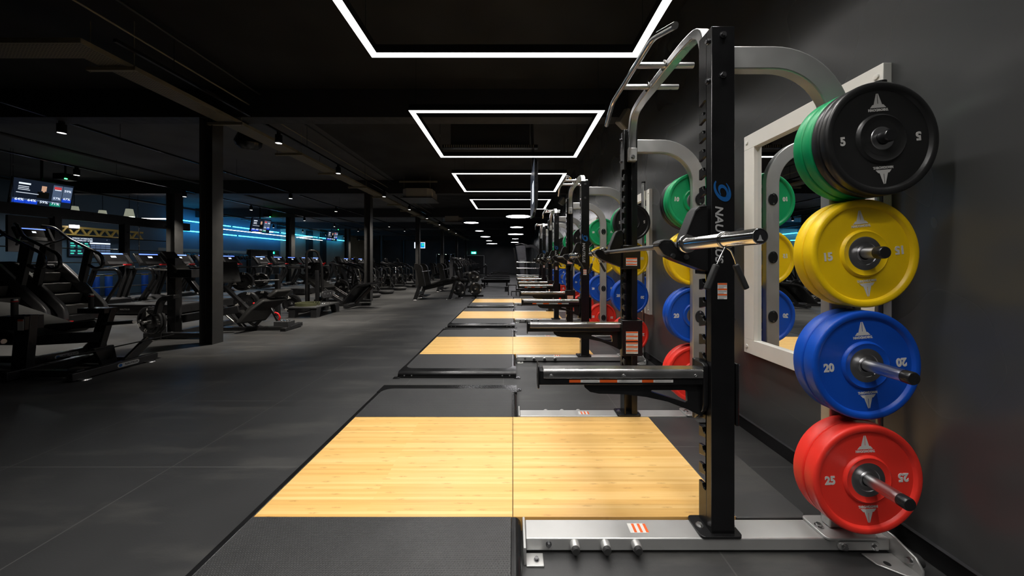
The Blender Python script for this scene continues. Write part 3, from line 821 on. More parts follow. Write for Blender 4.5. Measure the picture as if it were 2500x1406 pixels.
# ------------------------------------------------------------------ framed mirrors on the right wall
for k in range(4):
    y0 = 1.584 + 2.72 * k; y1 = y0 + 0.954
    t = thing('wall_mirror', '%s white framed mirror on the dark wall behind the racks' % RANK[k], 'mirror', (XW, y0, 0.596), 0, 'framed mirrors behind the racks')
    MB().box(-0.012, -0.006, 0.09, 0.864, 0.09, 1.5).build('glass', 'mirror', t)
    f = MB()
    for a, b, c, d in ((0, 0.954, 0, 0.103), (0, 0.954, 1.488, 1.591), (0, 0.103, 0.103, 1.488), (0.851, 0.954, 0.103, 1.488)):
        f.box(-0.04, 0, a, b, c, d)
    f.build('frame', 'white_paint', t, bevel=0.002)
    for yy in (0.03, 0.924):
        for zz in (0.05, 1.54):
            MB().lathe([(0, 0), (0.014, 0), (0.012, 0.006), (0, 0.009)], (-0.04, yy, zz), (-1, 0, 0), 16).build('screw_cap', 'white_paint', t)

# ------------------------------------------------------------------ ceiling services
def settle(t):
    """children of t were drawn in world coordinates"""
    for c in t.children:
        c.location = -Vector(t.location)
    return t

t = thing('cable_tray', 'long perforated grey cable tray hanging below the dark ceiling', 'cable tray', (-4.36, 3.33, 3.38))
b = MB()
b.box(-4.50, -4.22, 3.33, 33.0, 3.400, 3.404)
b.build('long_run', 'tray', t)
b = MB(); b.box(-4.503, -4.50, 3.58, 33, 3.40, 3.45); b.box(-4.22, -4.217, 3.33, 33, 3.40, 3.45); b.box(-9.0, -4.22, 3.327, 3.33, 3.40, 3.45); b.box(-9.0, -4.5, 3.58, 3.583, 3.40, 3.45)
b.build('side_lip', 'galv', t)
MB().box(-9.0, -4.50, 3.33, 3.58, 3.400, 3.404).build('branch_run', 'tray', t)
for k in range(20):
    y = 3.74 + 1.48 * k
    MB().box(-4.66, -4.12, y - 0.02, y + 0.02, 3.355, 3.396).build('strut', 'galv', t, bevel=0.003)
    for x in (-4.63, -4.15): MB().cyl((x, y, 3.34), (x, y, ZC), 0.004, n=6).build('hanger_rod', 'galv', t)
settle(t)
for x0, z0, y0, y1, r, lb, m in ((-4.02, 3.66, 1.2, 33, 0.011, 'thin bright conduit running above the track beside the cable tray', 'galv'), (-3.86, 3.82, 1.0, 30, 0.016, 'dark pipe against the ceiling right of the cable tray', 'beam'),
                                 (-6.1, 3.52, 2.0, 3.9, 0.02, 'pale pipe pair end at upper left of the ceiling', 'galv'), (-8.9, 3.5, 4, 34, 0.03, 'dark pipe under the ceiling above the left machines', 'beam'),
                                 (-12.7, 3.35, 5, 34, 0.03, 'dark pipe under the ceiling above the row of screens', 'column')):
    tag(MB().tube([(x0, y0, z0), (x0, y1, z0)], r, 10).build('ceiling_pipe', m), lb, 'pipe', 'ceiling pipes')

SPOTS = [(-4.0, (5.83, 7.82, 10.6, 13.2, 15.9, 18.6, 21.3, 24.0)), (-7.1, (5.37, 8.1, 10.9, 13.7, 16.9, 19.6, 22.4)), (-10.2, (7.98, 10.6, 13.3, 16.7, 19.5, 22.5)), (-14.1, (20.1, 22.9, 25.7, 28.5, 31.3, 34.1))]
ROW = ['beside the cable tray', 'over the plate machines', 'over the cardio machines', 'along the far left wall']
ORD = ['first', 'second', 'third', 'fourth', 'fifth', 'sixth', 'seventh', 'eighth']
def spotlight(x, y, label):
    t = thing('track_spotlight', label, 'spotlight', (x, y, 3.29), 0, 'track spotlights')
    MB().lathe([(0.049, 0.004), (0.049, 0.0), (0.054, 0.0), (0.054, 0.14), (0.02, 0.15), (0, 0.15)], (0, 0, 0), (0, 0, 1), 24).build('can', 'black_satin', t)
    MB().lathe([(0, 0.004), (0.048, 0.004)], (0, 0, 0), (0, 0, 1), 24).build('lens', 'spot', t)
    MB().box(-0.015, 0.015, -0.03, 0.03, 0.14, 0.185).build('track_adapter', 'black_satin', t)
    ld = bpy.data.lights.new('spot_beam', 'SPOT'); ld.energy = SPOT; ld.spot_size = math.radians(78); ld.spot_blend = 0.9; ld.shadow_soft_size = 0.05; ld.color = (1, 0.93, 0.82)
    lo = bpy.data.objects.new('spot_beam', ld); COL.objects.link(lo); lo.parent = t; lo.location = (0, 0, -0.02); lo.rotation_euler = (0.12, 0.1 if x > -13 else -0.4, 0)
for r, (x, ys) in enumerate(SPOTS):
    t = thing('lighting_track', 'black lighting track %s' % ['running beside the cable tray', 'running over the plate loaded machines', 'running over the cardio machines', 'running along the far left wall'][r], 'lighting track', (x, ys[0] - 2.4, 3.475), 0, 'lighting tracks')
    L = ys[-1] - ys[0] + 6
    MB().box(-0.018, 0.018, 0, L, 0, 0.034).build('rail', 'black_satin', t)
    for k in range(int(L / 2.6)): MB().cyl((0, 0.6 + 2.6 * k, 0.034), (0, 0.6 + 2.6 * k, ZC - 3.475), 0.004, n=6).build('hanger_rod', 'dark_bolt', t)
    for k, y in enumerate(ys): spotlight(x, y, '%s spotlight from the front on the track %s' % (ORD[k], ROW[r]))

for X, Y, lb in ((-2.95, 10.9, 'nearer square air conditioner unit hanging right of the cable tray'), (-3.0, 17.2, 'farther square air conditioner unit hanging near the ceiling')):
    t = thing('air_conditioner', lb, 'air conditioner', (X, Y, 3.22), 0, 'ceiling air conditioner units')
    c = 0.14; h = 0.46
    poly = [(-h + c, -h), (h - c, -h), (h, -h + c), (h, h - c), (h - c, h), (-h + c, h), (-h, h - c), (-h, -h + c)]
    MB().prism(poly, 'z', 0.03, 0.31).build('casing', 'ac_white', t, bevel=0.01)
    MB().prism(rrect(-0.5, 0.5, -0.5, 0.5, 0.04), 'z', 0, 0.03).build('grille_panel', 'shroud', t, bevel=0.006)
    for s in (-1, 1):
        MB().box(-0.55, 0.62, s * 0.38 - 0.02, s * 0.38 + 0.02, 0.5, 0.54).build('strut', 'galv', t)
        for x in (-0.4, 0.4): MB().cyl((x, s * 0.38, 0.31), (x, s * 0.38, ZC - 3.22), 0.006, n=6).build('hanger_rod', 'galv', t)
t = thing('linear_vent', 'long thin ribbed air vent on the ceiling within the second light frame', 'air vent', (-0.4, 6.05, 3.27))
MB().box(-0.84, 0.84, -0.05, 0.05, 0, 0.06).build('frame', 'black_satin', t, bevel=0.004)
b = MB()
for k in range(40): b.box(-0.81 + k * 0.04, -0.79 + k * 0.04, -0.056, -0.05, 0.008, 0.052)
b.build('louvre', 'galv', t)
MB().box(-0.7, 0.7, 0.0, 0.045, 0.06, 0.63).build('duct', 'beam', t)
t = thing('pendant_speaker', 'round black speaker hanging under the cable tray', 'speaker', (-4.95, 6.4, 3.38))
MB().lathe([(0, 0), (0.13, 0), (0.2, 0.06), (0.22, 0.14), (0.14, 0.3), (0.06, 0.34), (0, 0.34)], (0, 0, 0), (0.12, -0.25, 1), 28).build('shell', 'black_satin', t)
MB().lathe([(0, -0.004), (0.125, -0.004), (0.125, 0), (0, 0)], (0, 0, 0), (0.12, -0.25, 1), 28).build('cone_grille', 'soft_grey', t)
MB().cyl((0.03, -0.07, 0.33), (0.03, -0.07, ZC - 3.38), 0.012, n=8).build('mount', 'black_satin', t)
for px, py, Y, lb in ((1527, 291, 5.2, 'small grey speaker high on the wall near the second rack'), (1373, 491, 11.7, 'small grey speaker high on the wall near the farthest racks')):
    p = W(px, py, Y)
    t = thing('wall_speaker', lb, 'speaker', p, 0, 'wall speakers')
    b = MB().box(-0.09, 0.09, -0.07, 0.07, -0.13, 0.13).build('cabinet', 'ac_white', t, bevel=0.02); b.rotation_euler = (0.3, 0.5, 0.5)
    MB().tube([(0.05, 0.03, 0), (XW - p.x, 0.06, 0.03)], 0.014, 8).build('bracket', 'dark_bolt', t)

# ------------------------------------------------------------------ screens
def screen_tv(name, label, loc, rz, tilt, w, h, hang, content, group='hanging screens'):
    t = thing(name, label, 'screen', loc, rz, group)
    def tl(o): o.rotation_euler = (tilt, 0, 0); return o
    tl(MB().box(-w / 2, w / 2, 0.0, 0.05, -h / 2, h / 2).build('cabinet', 'plastic', t, bevel=0.006))
    m = frame_m((0, -0.0005, 0), (1, 0, 0), (0, 0, 1))
    for nm, mt, rects, texts in content:
        b = MB()
        for x0, x1, y0, y1, d in rects: b.rect(Matrix.Translation((0, -d, 0)) @ m, x0 * w, x1 * w, y0 * h, y1 * h, 0.0008)
        for s, x, y, sz in texts: b.text(s, frame_m((x * w, -0.006, y * h), (1, 0, 0), (0, 0, 1)), sz * h, 0.001, 0.0004)
        tl(b.build(nm, mt, t))
    if hang:
        MB().cyl((0, 0.06, 0), (0, 0.06, hang), 0.025, n=10).build('ceiling_pole', 'black_satin', t)
    return t
COACH = [('screen_panel', 'scr_navy', [(-0.48, 0.48, -0.47, 0.47, 0)], []),
         ('slate_tile', 'scr_slate', [(0.14, 0.30, -0.22, 0.40, 0.0012), (0.31, 0.47, -0.10, 0.40, 0.0012), (-0.46, 0.30, -0.32, -0.26, 0.0012)], []),
         ('blue_tile', 'scr_cobalt', [(-0.46, -0.27, -0.44, -0.32, 0.0012), (-0.265, -0.08, -0.44, -0.32, 0.0012), (0.31, 0.47, -0.24, -0.11, 0.0012)], []),
         ('green_tile', 'scr_green', [(0.12, 0.30, -0.44, -0.32, 0.0012)], []),
         ('red_badge', 'scr_red', [(0.16, 0.28, 0.24, 0.34, 0.0026)], []),
         ('portrait', 'scr_skin', [(-0.045, 0.035, 0.10, 0.30, 0.0014), (-0.02, 0.012, 0.06, 0.10, 0.0014)], []),
         ('portrait_shirt', 'shroud', [(-0.10, 0.09, -0.18, 0.06, 0.0013)], []),
         ('screen_text', 'scr_white', [(-0.40, -0.22, 0.27, 0.33, 0.002), (-0.40, -0.24, 0.18, 0.20, 0.002), (-0.40, -0.24, 0.12, 0.14, 0.002), (-0.40, -0.22, 0.06, 0.08, 0.002), (-0.42, -0.08, -0.06, -0.04, 0.002), (0.17, 0.28, 0.2, 0.23, 0.002)],
          [('64%', -0.36, -0.31, 0.13), ('64%', -0.17, -0.31, 0.13), ('59%', 0.02, -0.33, 0.13), ('71%', 0.21, -0.34, 0.13), ('57%', 0.22, -0.12, 0.12), ('59%', 0.39, 0.22, 0.12), ('67%', 0.39, -0.1, 0.12)])]
for Y, w, lb in ((8.8, 1.08, 'nearest hanging screen with a coach portrait and percentages'), (16.4, 1.08, 'middle hanging screen with a coach portrait, past the column'), (22.9, 1.08, 'farthest hanging screen of the row with a coach portrait')):
    screen_tv('hanging_screen', lb, (-12.1, Y, 3.02), PI / 2 - 0.12, 0.2, w, 0.66, ZC - 3.02, COACH)
    o = thing('access_point', 'dark ceiling box with green light above the %s' % lb.split(' with')[0], 'ceiling box', (-12.0, Y + 0.35, 3.46), 0, 'ceiling boxes with green lights')
    MB().box(-0.16, 0.16, -0.14, 0.14, 0, 0.16).build('casing', 'black_satin', o, bevel=0.01)
    MB().box(0.155, 0.175, -0.14, -0.09, 0.0, 0.02).build('indicator', 'green_led', o)
    MB().cyl((0, 0, 0.16), (0, 0, ZC - 3.46), 0.02, n=8).build('mount', 'black_satin', o)
# a screen seen edge on, hung from the ceiling in front of the third frame
t = thing('edge_on_screen', 'slim dark screen seen edge on, hanging before the third light frame', 'screen', (0.355, 6.2, 2.1), 0, 'hanging screens')
b = MB(); b.prism([(0.0, 0.0), (0.035, -0.02), (0.06, 0.05), (0.075, 0.4), (0.07, 0.75), (0.03, 0.88), (0.0, 0.88)], 'y', -0.02, 0.02)
b.prism([(0.0, 0.02), (0.05, 0.06), (0.06, 0.4), (0.05, 0.81), (0.0, 0.87)], 'y', -0.66, 0.62)
b.build('cabinet', 'plastic', t, bevel=0.006)
MB().box(-0.002, 0.0, -0.63, 0.6, 0.03, 0.86).build('screen_panel', 'scr_navy', t)
MB().box(-0.004, -0.002, -0.4, -0.05, 0.2, 0.55).build('lit_picture', 'scr_white', t)
MB().sweep([(0.06, 0.1, 0.6), (0.02, 0.16, 1.0), (0.0, 0.2, ZC - 2.1)], 0.05, 0.12, up=(0, 1, 0)).build('ceiling_bracket', 'shroud', t)
screen_tv('hanging_screen', 'small bright screen with a blue and green swirl behind a column', (-6.55, 24.0, 2.45), 0, 0, 0.80, 0.46, ZC - 2.45,
          [('screen_panel', 'scr_white', [(-0.48, 0.48, -0.46, 0.46, 0)], []), ('swirl_disc', 'scr_cyan', [(0.08, 0.42, -0.36, 0.36, 0.0014)], []), ('swirl_core', 'scr_lime', [(0.18, 0.38, -0.1, 0.24, 0.003)], [])])
# workout board on the left wall
BRD = [('screen_panel', 'scr_navy', [(-0.49, 0.49, -0.48, 0.48, 0)], []),
       ('heading_strip', 'scr_white', [(-0.02, 0.49, 0.16, 0.23, 0.002)], [('HYROX WORKOUTS', -0.19, 0.40, 0.085), ('AT EVERLAST GYMS', -0.17, 0.30, 0.085)] + [(s, x, 0.4, 0.05) for s, x in (('.....', 0.4),)]),
       ('list_text', 'scr_teal', [(-0.46 + 0.16 * c, -0.46 + 0.16 * c + 0.08 + 0.03 * ((r + c) % 2), 0.12 - 0.125 * r, 0.19 - 0.125 * r, 0.002) for r in range(5) for c in range(3)], []),
       ('grid_cell', 'scr_slate', [(0.0 + 0.125 * c, 0.115 + 0.125 * c, 0.03 - 0.12 * r, 0.12 - 0.12 * r, 0.002) for r in range(4) for c in range(4)], [])]
screen_tv('workout_board', 'lit workout timetable board on the blue wall behind the stair climbers', (XL + 0.07, 12.55, 1.82), PI / 2, 0, 1.25, 0.72, 0, BRD, None)

# ------------------------------------------------------------------ blue and white tubes of the far left bay
def light_tube(name, label, a, b, r, m, group):
    a = Vector(a); b = Vector(b); mid = (a + b) / 2
    t = thing(name, label, 'tube light', mid, 0, group)
    MB().tube([a - mid, b - mid], r, 10).build('glow_tube', m, t)
    d = (b - a).normalized()
    for e in (a - mid, b - mid):
        e = e - d * 0.1 if e.dot(d) > 0 else e + d * 0.1
        if mid.x < XL + 0.5: MB().tube([e, e + Vector((XL - mid.x, 0, 0))], 0.008, 6).build('wall_bracket', 'black_satin', t)
        else: MB().tube([e, e + Vector((0, 0, ZC - mid.z - e.z))], 0.004, 6).build('suspension_wire', 'dark_bolt', t)
    k = MB(); k.tube([a - mid - d * 0.03, a - mid], r * 1.15, 10); k.build('end_cap', 'black_satin', t)
    k = MB(); k.tube([b - mid, b - mid + d * 0.03], r * 1.15, 10); k.build('end_cap', 'black_satin', t)
for q in range(2):
    x = -15.3; z = (3.2, 2.73)[q]
    for k, (y0, y1) in enumerate((((15.6, 18.5), (18.6, 22.3), (22.5, 26.7), (26.9, 31.2)), ((15.6, 18.9), (19.0, 23.1)))[q]):
        light_tube('blue_light_tube', '%s blue light tube from the front in the %s line on the left wall' % (ORD[k], ('upper', 'lower')[q]), (x, y0, z), (x, y1, z), 0.022, 'tube_blue', 'blue light tubes')
for k, (y0, y1) in enumerate(((12.2, 13.9), (15.4, 18.2), (17.9, 20.4), (21.6, 24.2))):
    light_tube('white_light_tube', '%s long white ceiling tube of the left bay' % ORD[k], (-13.5, y0, 2.80), (-13.5, y1, 2.80), 0.014, 'tube_white', 'white ceiling tubes')
    if k != 1: light_tube('white_light_tube', 'short white tube crossing the %s long white ceiling tube' % ORD[k], (-13.9, y0 + 0.3, 2.86), (-13.2, y0 + 0.9, 2.92), 0.022, 'tube_white', 'white ceiling tubes')
light_tube('white_light_tube', 'white ceiling tube under the nearest hanging screen', (-11.6, 7.78, 2.6), (-11.6, 8.02, 2.6), 0.03, 'tube_white', 'white ceiling tubes')

for k, (x, y, z) in enumerate(((-13.5, 10.5, 2.72), (-13.95, 11.6, 2.76), (-12.7, 11.3, 2.76))):
    t = thing('pendant_lamp', '%s pale frosted pendant lamp hanging over the training rig' % ['left', 'middle', 'right'][k], 'pendant light', (x, y, z), 0, 'frosted pendant lamps')
    MB().lathe([(0.13, 0.0), (0.085, 0.26), (0.0, 0.27), (0.0, 0.262), (0.08, 0.255), (0.124, 0.0), (0.13, 0.0)], (0, 0, 0), (0, 0, 1), 24).build('lamp_shade', 'shade', t)
    MB().cyl((0, 0, 0.27), (0, 0, ZC - z), 0.006, n=8).build('cord', 'black_satin', t)
    ld = bpy.data.lights.new('pendant_bulb', 'POINT'); ld.energy = 22; ld.shadow_soft_size = 0.05; ld.color = (0.85, 0.93, 1)
    lo = bpy.data.objects.new('pendant_bulb', ld); COL.objects.link(lo); lo.parent = t; lo.location = (0, 0, 0.04)
t = thing('truss_lamp', 'small bright box lamp fixed to the yellow truss', 'lamp', (-15.1, 11.75, 2.44))
MB().box(-0.05, 0.05, -0.1, 0.1, 0.0, 0.1).build('glow_panel', 'tube_white', t); MB().box(-0.06, -0.05, -0.11, 0.15, -0.04, 0.12).build('back_plate', 'black_satin', t)

# ------------------------------------------------------------------ training rig, yellow truss and shelf of balls on the left
t = thing('training_rig', 'tall black training rig with horizontal rails behind the cardio machines', 'training rig', (-11.5, 6.0, 0))
b = MB().box(-0.06, 0.06, -0.3, 6.1, 2.36, 2.62).build('top_beam', 'machine_black', t, bevel=0.006)
for y in (0.0, 2.57, 4.1, 5.7): MB().box(-0.09, 0.09, y - 0.07, y + 0.07, 0, 2.4).build('post', 'machine_black', t, bevel=0.004)
for z in (0.55, 0.9, 1.25, 1.62, 1.95): MB().tube([(0, 0, z), (0, 5.7, z)], 0.014, 8).build('rail', 'black_satin', t)
b = MB().box(-0.03, 0.03, 1.75, 2.45, 1.5, 2.34).build('logo_panel', 'shroud', t, bevel=0.005)
for x, y, z in ((0.0, 4.2, 2.0), (0.0, 4.5, 2.05)): MB().tube([(x, y, 2.36), (x, y, 1.1)], 0.012, 8).build('cable', 'dark_bolt', t)
t = thing('yellow_truss', 'yellow lattice truss above the workout board on the blue wall', 'truss', (-15.2, 11.0, 2.16))
for z in (0.0, 0.27): MB().box(-0.04, 0.04, 0, 3.0, z, z + 0.07).build('chord', 'yellow_paint', t, bevel=0.003)
b = MB()
for k in range(8):
    y = 0.1 + k * 0.36
    b.bar((0, y, 0.06), (0, y + 0.14, 0.28), 0.05, 0.05); b.bar((0, y + 0.34, 0.06), (0, y + 0.2, 0.28), 0.05, 0.05)
b.build('web', 'yellow_paint', t)
for y in (0.2, 1.5, 2.8): MB().box(XL + 15.2, -0.03, y - 0.03, y + 0.03, 0.0, 0.05).build('wall_bracket', 'black_satin', t)
t = thing('ball_shelf', 'wall shelf carrying a row of dark medicine balls under the blue tubes', 'shelf', (XL, 14.9, 1.38))
MB().box(0.02, 0.46, 0, 5.2, 0, 0.03).build('shelf_board', 'black_satin', t, bevel=0.004)
for y in (0.05, 1.75, 3.45, 5.1): MB().box(0.02, 0.07, y - 0.03, y + 0.03, -1.38, 0.0).build('post', 'black_satin', t)
n = 0
for y in [15.1 + 0.33 * k for k in range(6)] + [18.0, 18.47, 18.88, 19.25, 19.62]:
    n += 1
    t = thing('medicine_ball', '%s medicine ball from the front on the wall shelf' % ['first', 'second', 'third', 'fourth', 'fifth', 'sixth', 'seventh', 'eighth', 'ninth', 'tenth', 'eleventh'][n - 1], 'ball', (XL + 0.25, y, 1.411 + 0.14), 0, 'medicine balls')
    MB().sphere((0, 0, 0), 0.14, 20).build('ball', 'plastic', t)
    MB().lathe([(0.1402, -0.012), (0.1402, 0.012)], (0, 0, 0), (1, 0.4, 0.3), 24).build('seam_band', 'print_dim', t)
tag(MB().box(XL, XL + 0.02, 15.0, 20.2, 1.75, 1.9).build('wall_rail', 'ac_white'), 'pale rail on the wall above the medicine balls', 'rail')
for k, (y, m, lb) in enumerate(((12.35, 'blue_vinyl', 'blue upright bag standing by the left wall, left one'), (12.75, 'blue_vinyl', 'blue upright bag standing by the left wall, middle one'), (14.0, 'blue_vinyl', 'blue upright bag standing by the left wall, right one'))):
    t = thing('upright_bag', lb, 'bag', (-15.1, y, 0), 0, 'upright bags by the left wall')
    MB().lathe([(0, 0), (0.09, 0), (0.1, 0.02), (0.1, 0.8), (0.085, 0.83), (0, 0.83)], (0, 0, 0), (0, 0, 1), 20).build('sleeve', m, t)
    MB().lathe([(0.101, 0.74), (0.101, 0.8)], (0, 0, 0), (0, 0, 1), 20).build('yellow_band', 'yellow_paint', t)
for k in range(5):
    tag(MB().box(-14.9, -12.6, 12.4 + 0.5 * k, 12.48 + 0.5 * k, 0.0, 0.004).build('floor_line', 'print_dim'), '%s white line from the front on the left training floor' % ORD[k], 'floor marking', 'white floor lines')

# ------------------------------------------------------------------ far wall: exit door, exit sign, mirror, posters
t = thing('door_1', None, None, (-4.27, YF, 0)); del_ = None
t['kind'] = 'structure'
for a, b in ((-1.03, -0.01), (0.01, 1.03)): MB().box(a, b, -0.05, 0, 0, 1.96).build('door_leaf', 'beam', t, bevel=0.004)
b = MB(); b.box(-1.1, -1.035, -0.08, 0, 0, 2.03); b.box(1.035, 1.1, -0.08, 0, 0, 2.03); b.box(-1.1, 1.1, -0.08, 0, 1.965, 2.03)
b.build('door_frame', 'silver', t)
for s in (-1, 1): MB().box(s * 0.12 - 0.02, s * 0.12 + 0.02, -0.09, -0.05, 0.9, 1.2).build('door_handle', 'bolt', t)
t = thing('exit_sign', 'glowing green running man exit sign above the far door', 'sign', (-4.35, YF - 0.02, 2.18))
MB().box(-0.27, 0.27, -0.06, 0.0, 0, 0.25).build('sign_panel', 'exit', t)
m = frame_m((0, -0.0605, 0.12), (1, 0, 0), (0, 0, 1)); b = MB()
b.rect(m, 0.05, 0.2, -0.08, 0.08); b.slab([(-0.2, 0), (-0.13, 0.07), (-0.13, 0.03), (-0.07, 0.03), (-0.07, -0.03), (-0.13, -0.03), (-0.13, -0.07)], m, 0.002)
b.slab([(-0.05, -0.08), (-0.03, -0.08), (0.0, -0.01), (0.03, -0.06), (0.045, -0.05), (0.01, 0.04), (-0.03, 0.04)], m, 0.002)
b.build('pictogram', 'exit_white', t)
t = thing('far_wall_mirror', 'frameless mirror on the far wall left of the exit door', 'mirror', (-7.5, YF, 0.6))
MB().box(-1.0, 1.0, -0.02, 0, 0, 1.55).build('glass', 'mirror', t)
MB().box(-1.03, 1.03, -0.015, 0, -0.03, 1.58).build('backing', 'bolt', t)
t = thing('left_wall_mirror', 'wide mirror panel on the left wall behind the treadmills', 'mirror', (XL, 20.0, 0.5))
MB().box(0.01, 0.03, 0, 2.7, 0, 1.5).build('glass', 'mirror', t)
MB().box(0.0, 0.02, -0.04, 2.74, -0.04, 1.54).build('backing', 'bolt', t)

# ------------------------------------------------------------------ black grip plates of the machines
def make_grip_plate(kg, r, th=0.045):
    t = thing('grip_plate', 'x', 'weight plate')
    prof = [(0.028, 0.0), (0.06, -0.002), (0.075, 0.008), (r * 0.62, 0.010), (r * 0.74, 0.001), (r * 0.95, 0.0), (r, 0.008)]
    MB().lathe(prof + [(a, th - y) for a, y in reversed(prof)] + [prof[0]], (0, 0, 0), (0, 1, 0), 40).build('rubber_disc', 'machine_black', t)
    MB().lathe([(0.026, -0.003), (0.034, -0.003), (0.034, th + 0.003), (0.026, th + 0.003), (0.026, -0.003)], (0, 0, 0), (0, 1, 0), 24).build('steel_hub', 'bolt', t)
    for k in range(3):
        a0 = 30 + 120 * k
        pts = arc(0, 0, r * 0.72, a0 + 35, a0 + 85, 8)
        for yy in (0.002, th - 0.002):
            MB().sweep([(x, yy, z) for x, z in pts], 0.006, r * 0.17, up=(0, 1, 0), ).build('grip_slot', 'plastic', t)
    for yy, R in ((-0.0008, 1), (th + 0.0008, -1)):
        for a in (20, 260):
            c = Vector((R * r * 0.85 * math.cos(math.radians(a)), yy, r * 0.85 * math.sin(math.radians(a))))
            u = Vector((c.x, 0, c.z)).normalized()
            MB().text(str(kg), frame_m(c, Vector((R * u.z, 0, -R * u.x)), u), 0.068, 0.0012, 0.0006).build('weight_number', 'print', t)
        a = math.radians(140); c = Vector((R * r * 0.7 * math.cos(a), yy, r * 0.7 * math.sin(a))); u = Vector((c.x, 0, c.z)).normalized()
        MB().slab([(x * 1.3, y * 1.3 + 0.03) for x, y in MARK], frame_m(c, Vector((-R * u.z, 0, R * u.x)), -u), 0.0008).build('emblem', 'print', t)
    return t
GP = {20: make_grip_plate(20, 0.225), 15: make_grip_plate(15, 0.2), 10: make_grip_plate(10, 0.17)}
gused = set()
def grip(kg, c, rz, roll, label):
    o = copy_tree(GP[kg]) if kg in gused else GP[kg]
    gused.add(kg)
    o.location = c; o.rotation_euler = (0, roll, rz)
    o['label'] = label; o['group'] = 'black grip plates on the machines'
    return o

# ------------------------------------------------------------------ hip thrust machine, lower left
t = thing('hip_thrust_machine', 'large black hip thrust machine with wide pad in the lower left corner', 'gym machine', (-5.2, 4.0, 0))
def part(name, m, f, bevel=0.006, par=None):
    b = MB(); f(b); return b.build(name, m, par or t, bevel=bevel)
for x, y0, y1, z0, z1 in ((-4.63, 3.56, 4.42, 0.012, 0.092), (-5.3, 3.55, 4.25, 0.02, 0.11), (-5.6, 3.85, 4.68, 0.05, 0.15)):
    r = part('base_rail', 'machine_black', lambda b: b.box(x - 0.035, x + 0.035, y0, y1, z0, z1))
    if x > -5.2 or x < -5.5:
        a = 0.42 if x > -5.2 else 0.3
        ym = y0 + (y1 - y0) * a
        part('oval_badge', 'print_dim', lambda b: b.prism([(p[0] + ym + 0.16, p[1] + (z0 + z1) / 2) for p in rrect(-0.115, 0.115, -0.024, 0.024, 0.0235)], 'x', x + 0.035, x + 0.0365), 0, r)
        part('badge_lettering', 'plastic', lambda b: b.text('NAUTILUS', frame_m((x + 0.0372, ym + 0.19, (z0 + z1) / 2), (0, 1, 0), (0, 0, 1)), 0.03, 0.0005, 0.0003), 0, r)
        part('badge_swirl', 'blue_print', lambda b: b.prism([(ym + 0.075 + 0.018 * math.cos(q * PI / 8), (z0 + z1) / 2 + 0.018 * math.sin(q * PI / 8)) for q in range(16)], 'x', x + 0.0366, x + 0.0374), 0, r)
for y in (3.66, 4.32): part('levelling_foot', 'bolt', lambda b: b.lathe([(0, 0), (0.06, 0), (0.055, 0.01), (0.02, 0.014), (0, 0.014)], (-4.63 + 0.03, y, 0), (0, 0, 1), 20), 0)
for y in (3.68, 4.2): part('cross_rail', 'machine_black', lambda b: b.box(-6.6, -4.66, y - 0.035, y + 0.035, 0.03, 0.10))
part('brace_plate', 'machine_black', lambda b: b.prism([(3.7, 0.09), (4.1, 0.09), (4.1, 0.17), (3.78, 0.12)], 'x', -4.99, -4.95))
part('name_lettering', 'shroud', lambda b: b.text('GLUTE', frame_m((-4.946, 3.93, 0.115), (0, 1, 0), (0, 0.0, 1)), 0.055, 0.001, 0.0005), 0)
part('foot_plate', 'vinyl', lambda b: b.prism([(-4.58, 0.292), (-4.58, 0.278), (-5.0, 0.19), (-5.0, 0.204)], 'y', 3.58, 4.62), 0.004)
part('strut', 'machine_black', lambda b: b.bar((-4.65, 4.1, 0.06), (-4.65, 4.36, 0.28), 0.04, 0.1, up=(0, 1, 0)))
part('strut', 'machine_black', lambda b: b.prism([(3.98, 0.06), (4.14, 0.06), (4.1, 0.27), (3.9, 0.27)], 'x', -4.83, -4.79))
part('post', 'machine_black', lambda b: b.bar((-5.38, 3.74, 0.03), (-5.38, 3.78, 0.68), 0.17, 0.07, up=(0, 1, 0)))
part('post', 'machine_black', lambda b: b.bar((-5.45, 4.46, 0.1), (-5.45, 4.6, 0.62), 0.15, 0.07, up=(0, 1, 0)))
part('post_head', 'machine_black', lambda b: b.box(-5.6, -5.30, 3.70, 3.86, 0.52, 0.67))
part('post_head', 'machine_black', lambda b: b.box(-5.75, -5.39, 4.5, 4.66, 0.58, 0.65))
lb = part('warning_label', 'print', lambda b: b.rect(frame_m((-5.335, 3.6985, 0.58), (1, 0, 0), (0, 0, 1)), -0.032, 0.032, -0.06, 0.06), 0)
part('heading_bar', 'orange_print', lambda b: b.rect(frame_m((-5.335, 3.698, 0.63), (1, 0, 0), (0, 0, 1)), -0.031, 0.031, -0.01, 0.009), 0, lb)
for x, y, z in ((-5.52, 3.78, 0.67), (-5.66, 4.58, 0.65)):
    g = part('hand_grip', 'rubber', lambda b: b.cyl((x, y, z), (x, y, z + 0.15), 0.026, n=18), 0.003)
    part('grip_ring', 'red_plastic', lambda b: b.cyl((x, y, z + 0.15), (x, y, z + 0.16), 0.0265, n=18), 0, g); part('grip_top', 'bolt', lambda b: b.cyl((x, y, z + 0.16), (x, y, z + 0.185), 0.026, n=18), 0.003, g)
part('back_pad', 'vinyl', lambda b: b.prism([(-5.74, 0.37), (-5.8, 0.33), (-6.2, 0.42), (-7.1, 0.66), (-7.1, 0.74), (-6.75, 0.70), (-6.2, 0.52)], 'y', 4.0, 4.66), 0.03)
part('pad_arm', 'machine_black', lambda b: b.sweep([(-6.2, 4.0, 0.36), (-5.8, 4.2, 0.31), (-5.42, 4.5, 0.28)], 0.07, 0.13))
part('pad_arm', 'machine_black', lambda b: b.bar((-5.6, 4.45, 0.1), (-5.5, 4.6, 0.35), 0.08, 0.06))
